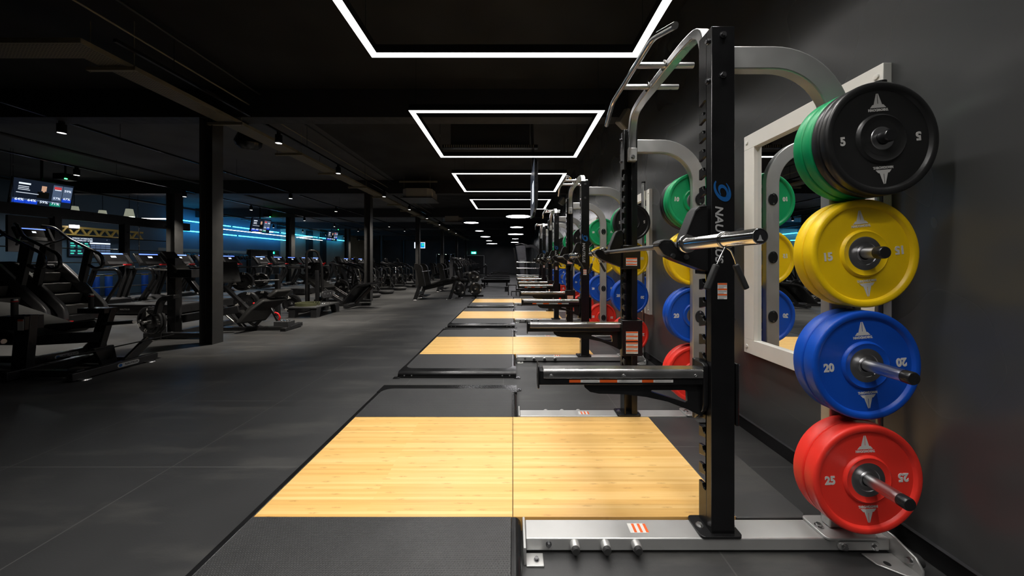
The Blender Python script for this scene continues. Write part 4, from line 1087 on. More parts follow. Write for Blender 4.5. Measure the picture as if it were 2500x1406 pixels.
for a, c in (((-5.42, 4.53, 0.44), (-4.99, 4.5, 0.475)), ((-5.4, 3.62, 0.42), (-5.75, 3.6, 0.405))): part('weight_horn', 'steel', lambda b: b.cyl(a, c, 0.025, n=20), 0)
part('roller_pad', 'vinyl', lambda b: b.cyl((-5.95, 4.35, 0.42), (-5.55, 4.52, 0.44), 0.05, n=20), 0.01)
settle(t)

# ------------------------------------------------------------------ stair climbers
def make_climber():
    t = thing('stair_climber', 'x', 'cardio machine', (0, 0, 0), 0, 'stair climbers')
    def part(name, m, f, bevel=0.006, par=None):
        b = MB(); f(b); return b.build(name, m, par or t, bevel=bevel)
    outer = [(-1.55, 1.16), (-1.5, 1.27), (-1.12, 1.275), (-0.98, 1.22), (-0.14, 0.44), (-0.05, 0.33), (-0.02, 0.2), (-0.02, 0.08)]
    inner = [(-0.17, 0.08), (-0.18, 0.2), (-0.27, 0.32), (-1.05, 1.02), (-1.16, 1.05), (-1.55, 1.05)]
    for s in (-1, 1):
        p = part('side_panel', 'shroud', lambda b: b.prism(outer + inner, 'y', s * 0.30, s * 0.385), 0.02)
        part('skirt', 'machine_black', lambda b: b.prism([(-1.5, 0.03), (-0.16, 0.03), (-0.18, 0.2), (-0.27, 0.32), (-1.05, 1.02), (-1.16, 1.05), (-1.5, 1.05)], 'y', s * 0.31, s * 0.35))
        part('foot_trim', 'red_plastic', lambda b: b.box(-0.12, 0.06, min(s * 0.3, s * 0.4), max(s * 0.3, s * 0.4), 0.05, 0.068), 0.004, p)
        part('handle_post', 'machine_black', lambda b: b.bar((-0.62, s * 0.36, 0.78), (-0.44, s * 0.36, 1.56), 0.07, 0.14, up=(1, 0, 0)))
        part('handrail', 'plastic', lambda b: b.tube(fillet([(-1.28, s * 0.2, 2.05), (-1.12, s * 0.28, 2.03), (-0.9, s * 0.36, 1.78), (-0.45, s * 0.36, 1.56), (-0.16, s * 0.36, 1.42), (-0.13, s * 0.36, 1.16), (-0.32, s * 0.36, 1.12), (-0.46, s * 0.36, 1.2)], 0.11, 4), 0.03, 12), 0)
        part('brace', 'machine_black', lambda b: b.tube([(-0.95, s * 0.36, 1.79), (-1.25, s * 0.2, 1.62)], 0.02, 8), 0)
    for k in range(4):
        x = -0.3 - 0.235 * k; z = 0.36 + 0.225 * k
        part('step', 'step_grey', lambda b: b.prism([(x - 0.22, z), (x + 0.03, z), (x + 0.035, z - 0.02), (x - 0.015, z - 0.2), (x - 0.22, z - 0.2)], 'y', -0.29, 0.29), 0.008)
    part('base', 'machine_black', lambda b: b.box(-1.5, -0.1, -0.29, 0.29, 0.03, 0.16)); part('hood', 'shroud', lambda b: b.box(-1.52, -1.1, -0.29, 0.29, 0.9, 1.22), 0.03)
    part('mast', 'machine_black', lambda b: b.bar((-1.4, 0, 1.15), (-1.3, 0, 1.75), 0.16, 0.09, up=(1, 0, 0)))
    m = frame_m((-1.2, 0, 1.84), (0, 1, 0), (-0.45, 0, 0.9))
    c = part('console', 'plastic', lambda b: b.rect(m, -0.28, 0.28, -0.17, 0.15, 0.05), 0.01)
    m2 = Matrix.Translation(m.col[2].to_3d() * 0.051) @ m
    part('screen_bar', 'scr_blue', lambda b: b.rect(m2, -0.22, 0.2, 0.105, 0.125, 0.001), 0, c)
    part('screen_logo', 'scr_white', lambda b: b.rect(m2, -0.03, 0.03, 0.02, 0.06, 0.001), 0, c)
    part('key_panel', 'shroud', lambda b: b.rect(m2, -0.24, 0.24, -0.16, -0.08, 0.004), 0.002, c)
    return t
c0 = make_climber()
for k, (y, lb) in enumerate(((7.25, 'stair climber standing next to the first treadmill'), (6.3, 'stair climber nearer the left edge, partly cut by it'))):
    o = c0 if k == 0 else copy_tree(c0)
    o.location = (-9.0, y, 0); o['label'] = lb

# ------------------------------------------------------------------ treadmills
def make_treadmill():
    t = thing('treadmill', 'x', 'treadmill', (0, 0, 0), 0, 'treadmills along the left bay')
    def part(name, m, f, bevel=0.006, par=None):
        b = MB(); f(b); return b.build(name, m, par or t, bevel=bevel)
    part('deck', 'machine_black', lambda b: b.box(-0.4, 1.95, -0.42, 0.42, 0.03, 0.235), 0.02)
    part('running_belt', 'soft_grey', lambda b: b.box(-0.1, 1.93, -0.27, 0.27, 0.235, 0.245))
    part('motor_hood', 'shroud', lambda b: b.prism([(-0.45, 0.05), (-0.45, 0.25), (-0.35, 0.36), (0.0, 0.33), (0.12, 0.24), (0.12, 0.05)], 'y', -0.4, 0.4), 0.02)
    for s in (-1, 1):
        part('side_rail', 'shroud', lambda b: b.box(0.12, 1.93, min(s * 0.29, s * 0.42), max(s * 0.29, s * 0.42), 0.235, 0.255), 0.006)
        part('upright', 'machine_black', lambda b: b.sweep(fillet([(0.22, s * 0.38, 0.25), (0.62, s * 0.38, 0.86), (0.55, s * 0.38, 1.08), (-0.05, s * 0.38, 1.08)], 0.1, 4), 0.05, 0.06, side=(0, 1, 0)), 0.012)
        part('front_arm', 'machine_black', lambda b: b.bar((-0.02, s * 0.36, 1.1), (-0.3, s * 0.36, 0.34), 0.06, 0.09), 0.01)
        part('grab_bar', 'chrome', lambda b: b.tube([(0.34, s * 0.02, 1.19), (0.28, s * 0.2, 1.16), (0.1, s * 0.36, 1.1)], 0.014, 8), 0)
    part('stop_switch', 'red_plastic', lambda b: b.box(0.3, 0.38, -0.07, 0.07, 1.17, 1.215), 0.01)
    m = frame_m((-0.02, 0, 1.33), (0, 1, 0), (-0.55, 0, 0.83))
    c = part('console', 'plastic', lambda b: b.rect(m, -0.36, 0.36, -0.2, 0.17, 0.05), 0.012)
    m2 = Matrix.Translation(m.col[2].to_3d() * 0.051) @ m
    part('screen_bar', 'scr_blue', lambda b: b.rect(m2, -0.24, 0.24, 0.12, 0.15, 0.001), 0, c)
    part('screen_logo', 'scr_white', lambda b: b.rect(m2, -0.06, 0.05, 0.02, 0.07, 0.001), 0, c)
    part('key_panel', 'shroud', lambda b: (b.rect(m2, -0.34, -0.27, -0.14, 0.1, 0.004), b.rect(m2, 0.27, 0.34, -0.14, 0.1, 0.004), b.rect(m2, -0.2, 0.2, -0.18, -0.1, 0.004)), 0.001, c)
    part('belly_badge', 'print_dim', lambda b: b.text('NAUTILUS', frame_m((0.75, -0.4215, 0.14), (1, 0, 0), (0, 0, 1)), 0.05, 0.0006, 0.0005), 0)
    return t
tm = make_treadmill()
for k, y in enumerate((8.5, 9.36, 10.2, 11.1, 12.0, 13.5, 14.5, 15.4, 16.4, 17.3, 19.5, 20.45, 21.4, 22.35)):
    o = tm if k == 0 else copy_tree(tm)
    o.location = (-9.94, y, 0)
    o['label'] = '%s treadmill counted from the stair climbers, console lit blue' % ['first', 'second', 'third', 'fourth', 'fifth', 'sixth', 'seventh', 'eighth', 'ninth', 'tenth', 'eleventh', 'twelfth', 'thirteenth', 'fourteenth'][k]

# ------------------------------------------------------------------ plate loaded machine left of the big column
t = thing('plate_row_machine', 'black plate loaded machine with curved guard left of the near column', 'gym machine', (-5.6, 5.8, 0))
def part(name, m, f, bevel=0.006, par=None):
    b = MB(); f(b); return b.build(name, m, par or t, bevel=bevel)
part('post', 'machine_black', lambda b: b.box(-5.78, -5.64, 5.7, 5.82, 0.0, 1.33))
part('curved_guard', 'black_satin', lambda b: b.sweep(fillet([W(432, 724, 5.62), W(395, 728, 5.55), W(384, 768, 5.5)], 0.22, 8), 0.09, 0.07, side=(0.2, 1, 0)), 0.01)
part('cross_bar', 'chrome', lambda b: b.tube([W(376, 656, 5.6), W(482, 661, 6.0)], 0.022, 10), 0)
part('chest_pad', 'vinyl', lambda b: b.sweep([W(407, 618, 5.9), W(446, 662, 5.75)], 0.2, 0.085, side=(0.35, 0.93, 0)), 0.02)
part('pad_bracket', 'machine_black', lambda b: b.box(-5.72, -5.35, 5.68, 5.84, 1.0, 1.14))
part('lever_arm', 'machine_black', lambda b: b.bar(W(455, 672, 5.75), W(486, 712, 5.75), 0.07, 0.07))
part('floor_rail', 'machine_black', lambda b: b.box(-6.05, -4.9, 5.58, 5.68, 0.02, 0.1)); part('floor_rail', 'machine_black', lambda b: b.box(-5.76, -5.66, 5.68, 7.0, 0.02, 0.1))
part('side_beam', 'machine_black', lambda b: b.bar((-5.6, 5.78, 0.3), (-4.9, 6.1, 0.42), 0.06, 0.13))
part('stand', 'machine_black', lambda b: b.box(-5.86, -5.74, 5.56, 5.66, 0.0, 0.2))
part('weight_horn', 'steel', lambda b: b.cyl((-5.78, 5.85, 0.3), (-5.86, 5.4, 0.3), 0.024, n=18), 0)
part('weight_horn', 'steel', lambda b: b.cyl((-6.05, 6.05, 0.29), (-6.13, 5.6, 0.29), 0.024, n=18), 0)
part('link_bar', 'machine_black', lambda b: b.bar((-5.72, 5.75, 0.3), (-6.1, 5.95, 0.29), 0.06, 0.08))
settle(t)
grip(15, (-5.844, 5.50, 0.3), -0.18, 0.4, 'outer 15 grip plate on the front horn of the curved guard machine'); grip(15, (-5.836, 5.552, 0.3), -0.18, 1.4, 'inner grip plate on the front horn of the curved guard machine')
grip(20, (-6.113, 5.70, 0.29), -0.18, 0.9, 'outer 20 grip plate on the rear horn of the curved guard machine'); grip(20, (-6.104, 5.752, 0.29), -0.18, 0.1, 'inner grip plate on the rear horn of the curved guard machine')

# ------------------------------------------------------------------ seated leg press right of the big column
t = thing('leg_press', 'black leg press with sloping back pad just right of the near column', 'gym machine', (-4.9, 6.5, 0))
part('seat', 'vinyl', lambda b: b.sweep([W(578, 758, 6.55), W(606, 782, 6.35)], 0.42, 0.09, side=(0.75, -0.45, 0.1)), 0.025)
part('backrest', 'vinyl', lambda b: b.sweep([W(612, 786, 6.2), W(640, 752, 6.35), W(672, 728, 6.5)], 0.46, 0.12, side=(0.45, 0.85, 0)), 0.03)
part('headrest', 'vinyl', lambda b: b.sweep([W(672, 724, 6.5), W(692, 706, 6.6)], 0.3, 0.12, side=(0.45, 0.85, 0)), 0.03)
part('back_rail', 'machine_black', lambda b: b.bar(W(622, 795, 6.35), W(704, 712, 6.8), 0.06, 0.05))
for a, c in ((W(548, 700, 7.0), W(616, 764, 6.6)), (W(546, 748, 6.6), W(598, 801, 6.32)), (W(560, 752, 6.9), W(640, 803, 6.6))): part('guide_rail', 'machine_black', lambda b: b.bar(a, c, 0.06, 0.07))
part('guide_rod', 'chrome', lambda b: b.tube([W(547, 765, 6.5), W(572, 786, 6.4)], 0.02, 10), 0)
part('base_beam', 'machine_black', lambda b: b.bar(W(545, 804, 6.3), W(700, 802, 6.35), 0.1, 0.09)); part('base_beam', 'machine_black', lambda b: b.bar(W(690, 806, 6.2), W(733, 790, 6.7), 0.1, 0.07))
part('stabiliser_box', 'shroud', lambda b: b.box(-4.42, -4.15, 6.3, 6.5, 0.06, 0.16))
for k in range(4): part('storage_pin', 'chrome', lambda b: b.cyl((-4.28 + 0.05 * k, 6.32, 0.16), (-4.28 + 0.05 * k, 6.32, 0.19), 0.016, n=12), 0.002)
part('foot_platform', 'machine_black', lambda b: b.sweep([W(546, 640, 7.1), W(556, 690, 7.0)], 0.45, 0.05, side=(0.5, 0.85, 0)), 0.01)
part('red_handle', 'red_plastic', lambda b: b.tube(fillet([W(671, 763, 6.4), W(679, 765, 6.4), W(684, 776, 6.4), W(681, 781, 6.4)], 0.04, 4), 0.016, 8), 0)
part('handle_arm', 'machine_black', lambda b: b.bar(W(662, 752, 6.45), W(678, 782, 6.4), 0.04, 0.05)); part('red_knob', 'red_plastic', lambda b: b.sphere(W(620, 741, 6.6), 0.022, 12), 0)
for px, py, Y in ((591, 687, 7.45), (600, 738, 7.35)): part('weight_horn', 'machine_black', lambda b: b.cyl(W(px, py, Y) + Vector((-0.05, -0.14, 0)), W(px, py, Y) + Vector((0.42, 0.55, 0)), 0.022, n=14), 0)
part('carriage', 'machine_black', lambda b: b.box(-5.62, -5.54, 8.05, 8.15, 0.35, 0.98)); part('carriage_leg', 'machine_black', lambda b: b.box(-5.62, -5.54, 8.05, 8.15, 0.0, 0.4))
settle(t)
for kg, px, py, Y, lb in ((15, 591, 687, 7.35, 'upper left 15 grip plate beside the near column'), (10, 634, 684, 8.0, 'upper right 10 grip plate beside the near column'), (20, 600, 738, 7.3, 'lower left 20 grip plate beside the near column'), (20, 637, 733, 7.9, 'lower right grip plate beside the near column')):
    p = W(px, py, Y); grip(kg, p, 0.35, random.uniform(0, 6), lb); grip(kg, p + Vector((-math.sin(0.35) * 0.05, math.cos(0.35) * 0.05, 0)), 0.35, random.uniform(0, 6), lb.replace('grip plate', 'grip plate, second behind the front one,'))

# ------------------------------------------------------------------ belt squat deck
t = thing('belt_squat_machine', 'low black standing deck with tall looped handle, beyond the near column', 'gym machine', (-4.75, 8.2, 0))
part('deck', 'soft_grey', lambda b: b.box(-5.06, -4.43, 7.68, 8.72, 0.215, 0.25), 0.008)
for x, y in ((-5.0, 7.76), (-4.5, 7.76), (-5.0, 8.62), (-4.48, 8.62)):
    lg = part('leg', 'machine_black', lambda b: b.prism([(y - 0.06, 0.0), (y + 0.06, 0.0), (y + (0.14 if y < 8 else 0.05), 0.215), (y - (0.05 if y < 8 else 0.14), 0.215)], 'x', x - 0.07, x + 0.07))
    part('foot', 'bolt', lambda b: b.box(x - 0.09, x + 0.09, y - 0.08, y + 0.08, 0, 0.008), 0, lg)
part('handle_loop', 'black_satin', lambda b: b.tube(fillet([(-5.2, 8.6, 0.2), (-5.2, 8.6, 1.56), (-5.02, 8.75, 1.56), (-4.9, 8.75, 1.2), (-4.88, 8.75, 0.2)], 0.13, 6), 0.032, 10), 0)
part('mast', 'machine_black', lambda b: b.box(-5.09, -5.01, 8.78, 8.86, 0.02, 1.05)); part('weight_stand', 'machine_black', lambda b: b.box(-5.5, -5.2, 8.5, 8.9, 0.02, 0.12))
part('side_shroud', 'shroud', lambda b: b.prism(rrect(8.62, 9.12, 0.34, 0.52, 0.07), 'x', -4.85, -4.81))
for k in range(3): part('side_hole', 'bolt', lambda b: b.cyl((-4.81, 8.75 + 0.13 * k, 0.43), (-4.804, 8.75 + 0.13 * k, 0.43), 0.035, n=16), 0.003)
part('rear_frame', 'machine_black', lambda b: b.box(-5.1, -4.85, 8.86, 9.0, 0.02, 0.35))
part('cross_handle', 'shroud', lambda b: b.cyl((-5.75, 8.75, 1.13), (-5.2, 8.75, 1.13), 0.035, n=14), 0)
part('link_arm', 'machine_black', lambda b: b.bar((-5.55, 8.7, 0.06), (-5.0, 8.75, 0.06), 0.08, 0.08)); 
settle(t)
grip(20, (-5.42, 8.35, 0.25), 0.1, 0.5, 'grip plate at the foot of the looped handle machine')
b = MB()
for k in range(3): b.sweep([(x - 4.80, y + 7.98, 0.285 + 0.0 * k) for x, y in arc(0, 0, 0.25 - 0.05 * k, 0, 345, 24)], 0.012, 0.068)
tag(b.build('squat_belt', 'olive'), 'coiled olive webbing belt lying on the low standing deck', 'belt')
t = thing('belt_chain', 'short steel chain with hook lying on the low deck beside the belt', 'chain', (-4.5, 8.15, 0.252))
for k in range(5): MB().tube([(0.02 * math.cos(a) + 0.03 * k - 0.06, 0.012 * math.sin(a) + 0.1 * k * 0.3, 0.012 + 0.012 * abs(math.sin(a + k))) for a in [q * PI / 5 for q in range(10)]], 0.004, 6, closed=True).build('link', 'bolt', t)
MB().tube(fillet([(-0.15, 0.0, 0.012), (-0.1, 0.05, 0.03), (-0.12, 0.1, 0.08), (-0.18, 0.08, 0.05)], 0.03, 3), 0.008, 8).build('hook', 'chrome', t)

# ------------------------------------------------------------------ angled hack squat
t = thing('hack_squat', 'black angled hack squat with footplate beside the second column', 'gym machine', (-5.1, 9.6, 0))
part('sled_pad', 'vinyl', lambda b: b.sweep([W(752, 672, 9.6), W(785, 696, 9.5), W(803, 704, 9.5)], 0.5, 0.11, side=(0.25, 0.95, 0)), 0.03)
for dy in (-0.25, 0.3): part('guide_rail', 'machine_black', lambda b: b.bar(W(744, 672, 9.6) + Vector((0, dy, 0)), W(858, 742, 9.6) + Vector((0, dy, 0)), 0.06, 0.09)); part('guide_rod', 'machine_black', lambda b: b.tube([W(744, 670, 9.6) + Vector((0, dy, 0.05)), W(838, 728, 9.6) + Vector((0, dy, 0.05))], 0.018, 8), 0)
for px in (748, 762): part('shoulder_pad', 'vinyl', lambda b: b.sweep([W(px, 664, 9.5), W(px + 16, 642, 9.5)], 0.16, 0.13, side=(0.2, 1, 0)), 0.03)
part('red_grip', 'red_plastic', lambda b: b.tube([W(788, 648, 9.4), W(794, 641, 9.4)], 0.02, 8), 0)
part('grip_arm', 'machine_black', lambda b: b.tube([W(762, 676, 9.4), W(788, 648, 9.4)], 0.02, 8), 0)
part('footplate', 'black_satin', lambda b: b.sweep(fillet([W(858, 738, 9.3), W(882, 706, 9.4), W(895, 694, 9.4), W(914, 691, 9.4)], 0.15, 4), 0.75, 0.05, side=(0.25, 0.95, 0)), 0.01)
part('foot_frame', 'machine_black', lambda b: b.bar(W(868, 742, 9.35), W(908, 700, 9.6), 0.08, 0.08)); part('base_beam', 'machine_black', lambda b: b.bar(W(800, 744, 9.8), W(905, 742, 9.8), 0.1, 0.08)); part('base_beam', 'machine_black', lambda b: b.box(-4.6, -4.48, 9.25, 9.95, 0.02, 0.1))
part('rear_leg', 'machine_black', lambda b: b.bar(W(752, 680, 9.7), W(752, 740, 9.9), 0.09, 0.09))
for s, z in ((-1, 0), (1, 0)): part('weight_horn', 'steel', lambda b: b.cyl(W(770, 690, 9.7), W(770, 690, 9.7) + Vector((0.1, s * 0.62, 0)), 0.022, n=12), 0)
settle(t)
t = thing('plate_tree', 'low black plate tree behind the angled hack squat', 'plate rack', (-5.3, 10.85, 0))
part('base_beam', 'machine_black', lambda b: b.box(-6.3, -4.5, 10.8, 10.9, 0.0, 0.08))
for kg, px, py, Y, lb in ((20, 833, 700, 10.6, 'grip plate behind the angled sled, upright with number facing out'), (20, 786, 668, 10.6, 'grip plate behind the top of the angled sled'), (15, 874, 706, 10.6, 'smaller grip plate behind the footplate of the hack squat')):
    p = W(px, py, Y); grip(kg, p, 0, random.uniform(0, 6), lb)
    part('post', 'machine_black', lambda b: b.box(p.x - 0.04, p.x + 0.04, 10.81, 10.89, 0.05, p.z + 0.05)); part('weight_horn', 'steel', lambda b: b.cyl((p.x, 10.85, p.z), (p.x, 10.5, p.z), 0.022, n=12), 0)
settle(t)

# ------------------------------------------------------------------ row of plate loaded seats beyond the second column
def make_seat_machine():
    t = thing('plate_press_machine', 'x', 'gym machine', (0, 0, 0), 0, 'plate loaded seats beyond the second column')
    def part(name, m, f, bevel=0.006, par=None):
        b = MB(); f(b); return b.build(name, m, par or t, bevel=bevel)
    part('back_pad', 'vinyl', lambda b: b.sweep([(-0.25, 0, 0.5), (-0.5, 0, 1.2)], 0.3, 0.09, side=(0, 1, 0)), 0.03); part('head_pad', 'vinyl', lambda b: b.sweep([(-0.52, 0, 1.24), (-0.58, 0, 1.46)], 0.24, 0.09, side=(0, 1, 0)), 0.03)
    part('seat', 'vinyl', lambda b: b.sweep([(-0.2, 0, 0.46), (0.28, 0, 0.52)], 0.36, 0.09, side=(0, 1, 0)), 0.03)
    part('spine', 'machine_black', lambda b: b.sweep([(-0.75, 0, 1.3), (-0.5, 0, 0.5), (0.2, 0, 0.4), (0.45, 0, 0.05)], 0.08, 0.1, side=(0, 1, 0)))
    part('base_beam', 'machine_black', lambda b: b.box(-0.9, 0.6, -0.06, 0.06, 0.02, 0.1)); part('cross_foot', 'machine_black', lambda b: b.box(-0.9, -0.8, -0.5, 0.5, 0.02, 0.1))
    part('foot_disc', 'soft_grey', lambda b: b.lathe([(0, 0), (0.24, 0), (0.3, 0.06), (0.3, 0.12), (0, 0.13)], (0.72, -0.1, 0), (0, 0, 1), 24), 0.01)
    for s in (-1, 1):
        part('press_arm', 'machine_black', lambda b: b.sweep([(-0.7, s * 0.35, 1.25), (-0.2, s * 0.45, 1.12), (0.2, s * 0.42, 0.85), (0.15, s * 0.42, 0.45)], 0.06, 0.07, side=(0, 1, 0)))
        part('hand_grip', 'chrome', lambda b: b.tube(fillet([(0.2, s * 0.42, 1.02), (0.35, s * 0.4, 1.05), (0.38, s * 0.3, 0.8), (0.38, s * 0.3, 0.2)], 0.1, 4), 0.018, 8), 0)
        part('weight_horn', 'steel', lambda b: b.cyl((-0.05, s * 0.42, 0.38), (-0.05, s * 0.75, 0.38), 0.022, n=12), 0)
        part('diagonal_brace', 'machine_black', lambda b: b.bar((-0.8, s * 0.35, 0.08), (-0.65, s * 0.3, 1.25), 0.06, 0.06))
    return t
sm = make_seat_machine()
for k, (x, y, rz) in enumerate(((-5.75, 12.3, 0), (-5.8, 13.8, 0), (-5.85, 15.6, 0), (-5.9, 17.4, 0), (-5.9, 19.2, 0))):
    o = sm if k == 0 else copy_tree(sm)
    o.location = (x, y, 0); o.rotation_euler = (0, 0, rz)
    o['label'] = '%s plate loaded seat machine %s' % (ORD[k] if k < 5 else ORD[k - 5], 'from the second column backwards' if k < 5 else 'of the row behind, beyond the second column')
    if k < 5:
        for s in (-1, 1):
            for q in range(2):
                grip(20, (x - 0.05, y + s * (0.47 + 0.055 * q) - 0.022, 0.38), 0, random.uniform(0, 6), '%s grip plate on the %s side of the %s seat machine' % (('inner', 'outer')[q], 'near' if s < 0 else 'far', ORD[k]))

# ------------------------------------------------------------------ bench presses in the middle distance
def make_bench():
    t = thing('bench_press', 'x', 'weight bench', (0, 0, 0), 0, 'black bench press stations')
    def part(name, m, f, bevel=0.006, par=None):
        b = MB(); f(b); return b.build(name, m, par or t, bevel=bevel)
    for y in (-0.32, 0.42):
        part('leg', 'machine_black', lambda b: b.bar((-0.02, y, 0.0), (0.2, y, 0.62), 0.07, 0.11, up=(1, 0, 0)))
        part('upright_pad', 'vinyl', lambda b: b.sweep(fillet([(0.24, y, 0.45), (0.12, y, 1.1), (-0.03, y, 1.12)], 0.08, 4), 0.12, 0.2, side=(0, 1, 0)), 0.03)
        part('foot', 'dark_bolt', lambda b: b.box(-0.12, 0.1, y - 0.07, y + 0.07, 0, 0.012))
    part('bench_pad', 'vinyl', lambda b: b.sweep([(0.18, 0.05, 0.40), (1.0, 0.05, 0.66), (1.12, 0.05, 0.67)], 0.32, 0.09, side=(0, 1, 0)), 0.03)
    part('beam', 'machine_black', lambda b: b.bar((0.15, 0.05, 0.33), (1.2, 0.05, 0.58), 0.07, 0.1))
    part('cross_beam', 'machine_black', lambda b: b.box(0.0, 0.1, -0.32, 0.42, 0.16, 0.24)); part('support_leg', 'machine_black', lambda b: b.bar((1.1, -0.1, 0.0), (1.3, 0.05, 0.62), 0.07, 0.1, up=(1, 0, 0)))
    part('foot', 'dark_bolt', lambda b: b.box(1.0, 1.2, -0.18, 0.0, 0, 0.012)); part('knee_roller', 'vinyl', lambda b: b.cyl((1.25, -0.25, 0.72), (1.25, 0.35, 0.72), 0.07, n=16), 0.015)
    part('bar_rest', 'chrome', lambda b: b.tube([(0.25, -0.5, 0.95), (0.25, 0.65, 0.95)], 0.018, 10), 0); part('foot_step', 'machine_black', lambda b: b.box(0.05, 0.35, -0.25, 0.35, 0.1, 0.13))
    return t
bn = make_bench()
for k, (x, y, rz, lb) in enumerate(((-3.25, 11.7, 0, 'nearest black bench press station in mid floor'), (-3.2, 14.9, 0, 'second bench press station, right behind the nearest one'), (-3.1, 18.2, 0, 'third bench press station towards the exit door'), (-5.6, 23.5, 0, 'farthest bench press station, near the mirror'))):
    o = bn if k == 0 else copy_tree(bn)
    o.location = (x, y, 0); o['label'] = lb
# plate loaded row beside the nearest bench
t = thing('plate_loaded_row', 'low black machine loaded with grip plates right of the nearest bench', 'gym machine', (-1.6, 12.0, 0))
part('base_beam', 'machine_black', lambda b: b.box(-1.95, -1.05, 12.2, 12.3, 0.02, 0.1)); part('seat', 'vinyl', lambda b: b.sweep([(-1.9, 12.4, 0.62), (-1.45, 12.4, 0.6)], 0.35, 0.1, side=(0, 1, 0)), 0.03)
part('post', 'machine_black', lambda b: b.bar((-1.75, 12.3, 0.05), (-1.85, 12.35, 0.9), 0.09, 0.1)); part('chest_pad', 'vinyl', lambda b: b.sweep([(-2.0, 12.3, 0.95), (-1.9, 12.3, 0.6)], 0.25, 0.1, side=(0, 1, 0)), 0.03)
for x in (-1.88, -1.3): part('horn_post', 'machine_black', lambda b: b.bar((x, 12.0, 0.02), (x, 12.1, 0.36), 0.07, 0.1)); part('weight_horn', 'steel', lambda b: b.cyl((x, 12.1, 0.34), (x, 11.7, 0.34), 0.022, n=12), 0); part('foot', 'dark_bolt', lambda b: b.box(x - 0.13, x + 0.13, 11.8, 12.05, 0, 0.03))
part('arm', 'machine_black', lambda b: b.bar((-1.85, 12.2, 0.34), (-1.25, 12.2, 0.42), 0.08, 0.09)); part('lever', 'machine_black', lambda b: b.bar((-1.8, 12.45, 0.75), (-1.3, 12.45, 0.72), 0.06, 0.08)); part('weight_horn', 'steel', lambda b: b.cyl((-1.42, 12.5, 0.72), (-1.42, 12.15, 0.72), 0.022, n=12), 0)
settle(t)
for x, z, y, lb in ((-1.88, 0.34, 11.8, 'left lower grip plate beside the nearest bench'), (-1.3, 0.34, 11.8, 'right lower grip plate beside the nearest bench'), (-1.42, 0.72, 12.22, 'upper grip plate beside the nearest bench')):
    grip(20, (x, y, z), 0, random.uniform(0, 6), lb); grip(20, (x, y + 0.052, z), 0, 1, lb.replace('grip plate', 'second grip plate, inner one,'))

# seated press stations near the exit door
def make_station():
    t = thing('seated_press', 'x', 'gym machine', (0, 0, 0), 0, 'seated press stations near the exit')
    def part(name, m, f, bevel=0.006, par=None):
        b = MB(); f(b); return b.build(name, m, par or t, bevel=bevel)
    part('back_pad', 'vinyl', lambda b: b.sweep([(0.0, 0, 0.55), (-0.1, 0, 1.5)], 0.3, 0.12, side=(0, 1, 0)), 0.04); part('seat', 'vinyl', lambda b: b.sweep([(0.0, 0, 0.5), (0.5, 0, 0.56)], 0.4, 0.1, side=(0, 1, 0)), 0.03)
    part('tower', 'shroud', lambda b: b.box(-0.45, -0.25, -0.3, 0.3, 0, 1.55), 0.02); part('base_beam', 'machine_black', lambda b: b.box(-0.5, 0.9, -0.06, 0.06, 0.02, 0.1)); part('seat_post', 'machine_black', lambda b: b.box(0.15, 0.25, -0.05, 0.05, 0.05, 0.5))
    for s in (-1, 1):
        part('press_arm', 'machine_black', lambda b: b.sweep([(-0.3, s * 0.35, 1.45), (0.15, s * 0.4, 1.3), (0.35, s * 0.4, 0.95)], 0.06, 0.07, side=(0, 1, 0)))
        part('hand_grip', 'chrome', lambda b: b.tube([(0.3, s * 0.4, 1.15), (0.55, s * 0.3, 1.15)], 0.018, 8), 0)
    return t
st = make_station()
for k, (x, y) in enumerate(((-3.3, 20.5), (-3.3, 22.3), (-3.35, 24.3), (-3.2, 26.5), (-5.2, 26.5))):
    o = st if k == 0 else copy_tree(st)
    o.location = (x, y, 0); o['label'] = ['first seated press station before the exit door', 'second seated press station before the exit door', 'third seated press station before the exit door', 'fourth seated press station before the exit door', 'seated press station left of the others, by the far mirror'][k]
# flat benches lined up on the right of the far aisle
def make_flat():
    t = thing('flat_bench', 'x', 'weight bench', (0, 0, 0), 0, 'low flat benches down the aisle')
    MB().box(-0.72, 0.72, -0.2, 0.2, 0.34, 0.42).build('pad', 'vinyl', t, bevel=0.03)
    MB().box(-0.7, 0.7, -0.04, 0.04, 0.24, 0.34).build('frame', 'machine_black', t, bevel=0.006)
    for x in (-0.55, 0.55):
        MB().box(x - 0.04, x + 0.04, -0.05, 0.05, 0.03, 0.26).build('leg', 'machine_black', t, bevel=0.005)
        MB().box(x - 0.05, x + 0.05, -0.3, 0.3, 0.0, 0.06).build('cross_foot', 'machine_black', t, bevel=0.006)
    return t
fb = make_flat()
for k, (y, x) in enumerate(((17.0, -0.85), (19.0, -0.88), (21.3, -0.92), (24.0, -0.97), (27.2, -1.05), (31.0, -1.1))):
    o = fb if k == 0 else copy_tree(fb)
    o.location = (x, y, 0); o['label'] = '%s low flat bench of the line across the far aisle' % ORD[k]
t = thing('rowing_frame', 'small black angled floor machine before the line of flat benches', 'gym machine', (-1.4, 14.6, 0))
MB().bar((-0.35, 0, 0.04), (0.1, 0.3, 0.26), 0.12, 0.1).build('frame', 'machine_black', t, bevel=0.006); MB().box(-0.5, -0.2, -0.16, 0.16, 0, 0.06).build('foot', 'machine_black', t, bevel=0.006)
MB().cyl((0.05, 0.1, 0.26), (0.05, 0.5, 0.26), 0.07, n=14).build('roller', 'vinyl', t, bevel=0.01); MB().tube([(0.1, 0.3, 0.2), (1.1, 0.3, 0.16)], 0.015, 8).build('bar', 'machine_black', t); MB().box(1.05, 1.2, 0.2, 0.4, 0, 0.2).build('end_post', 'machine_black', t, bevel=0.006)
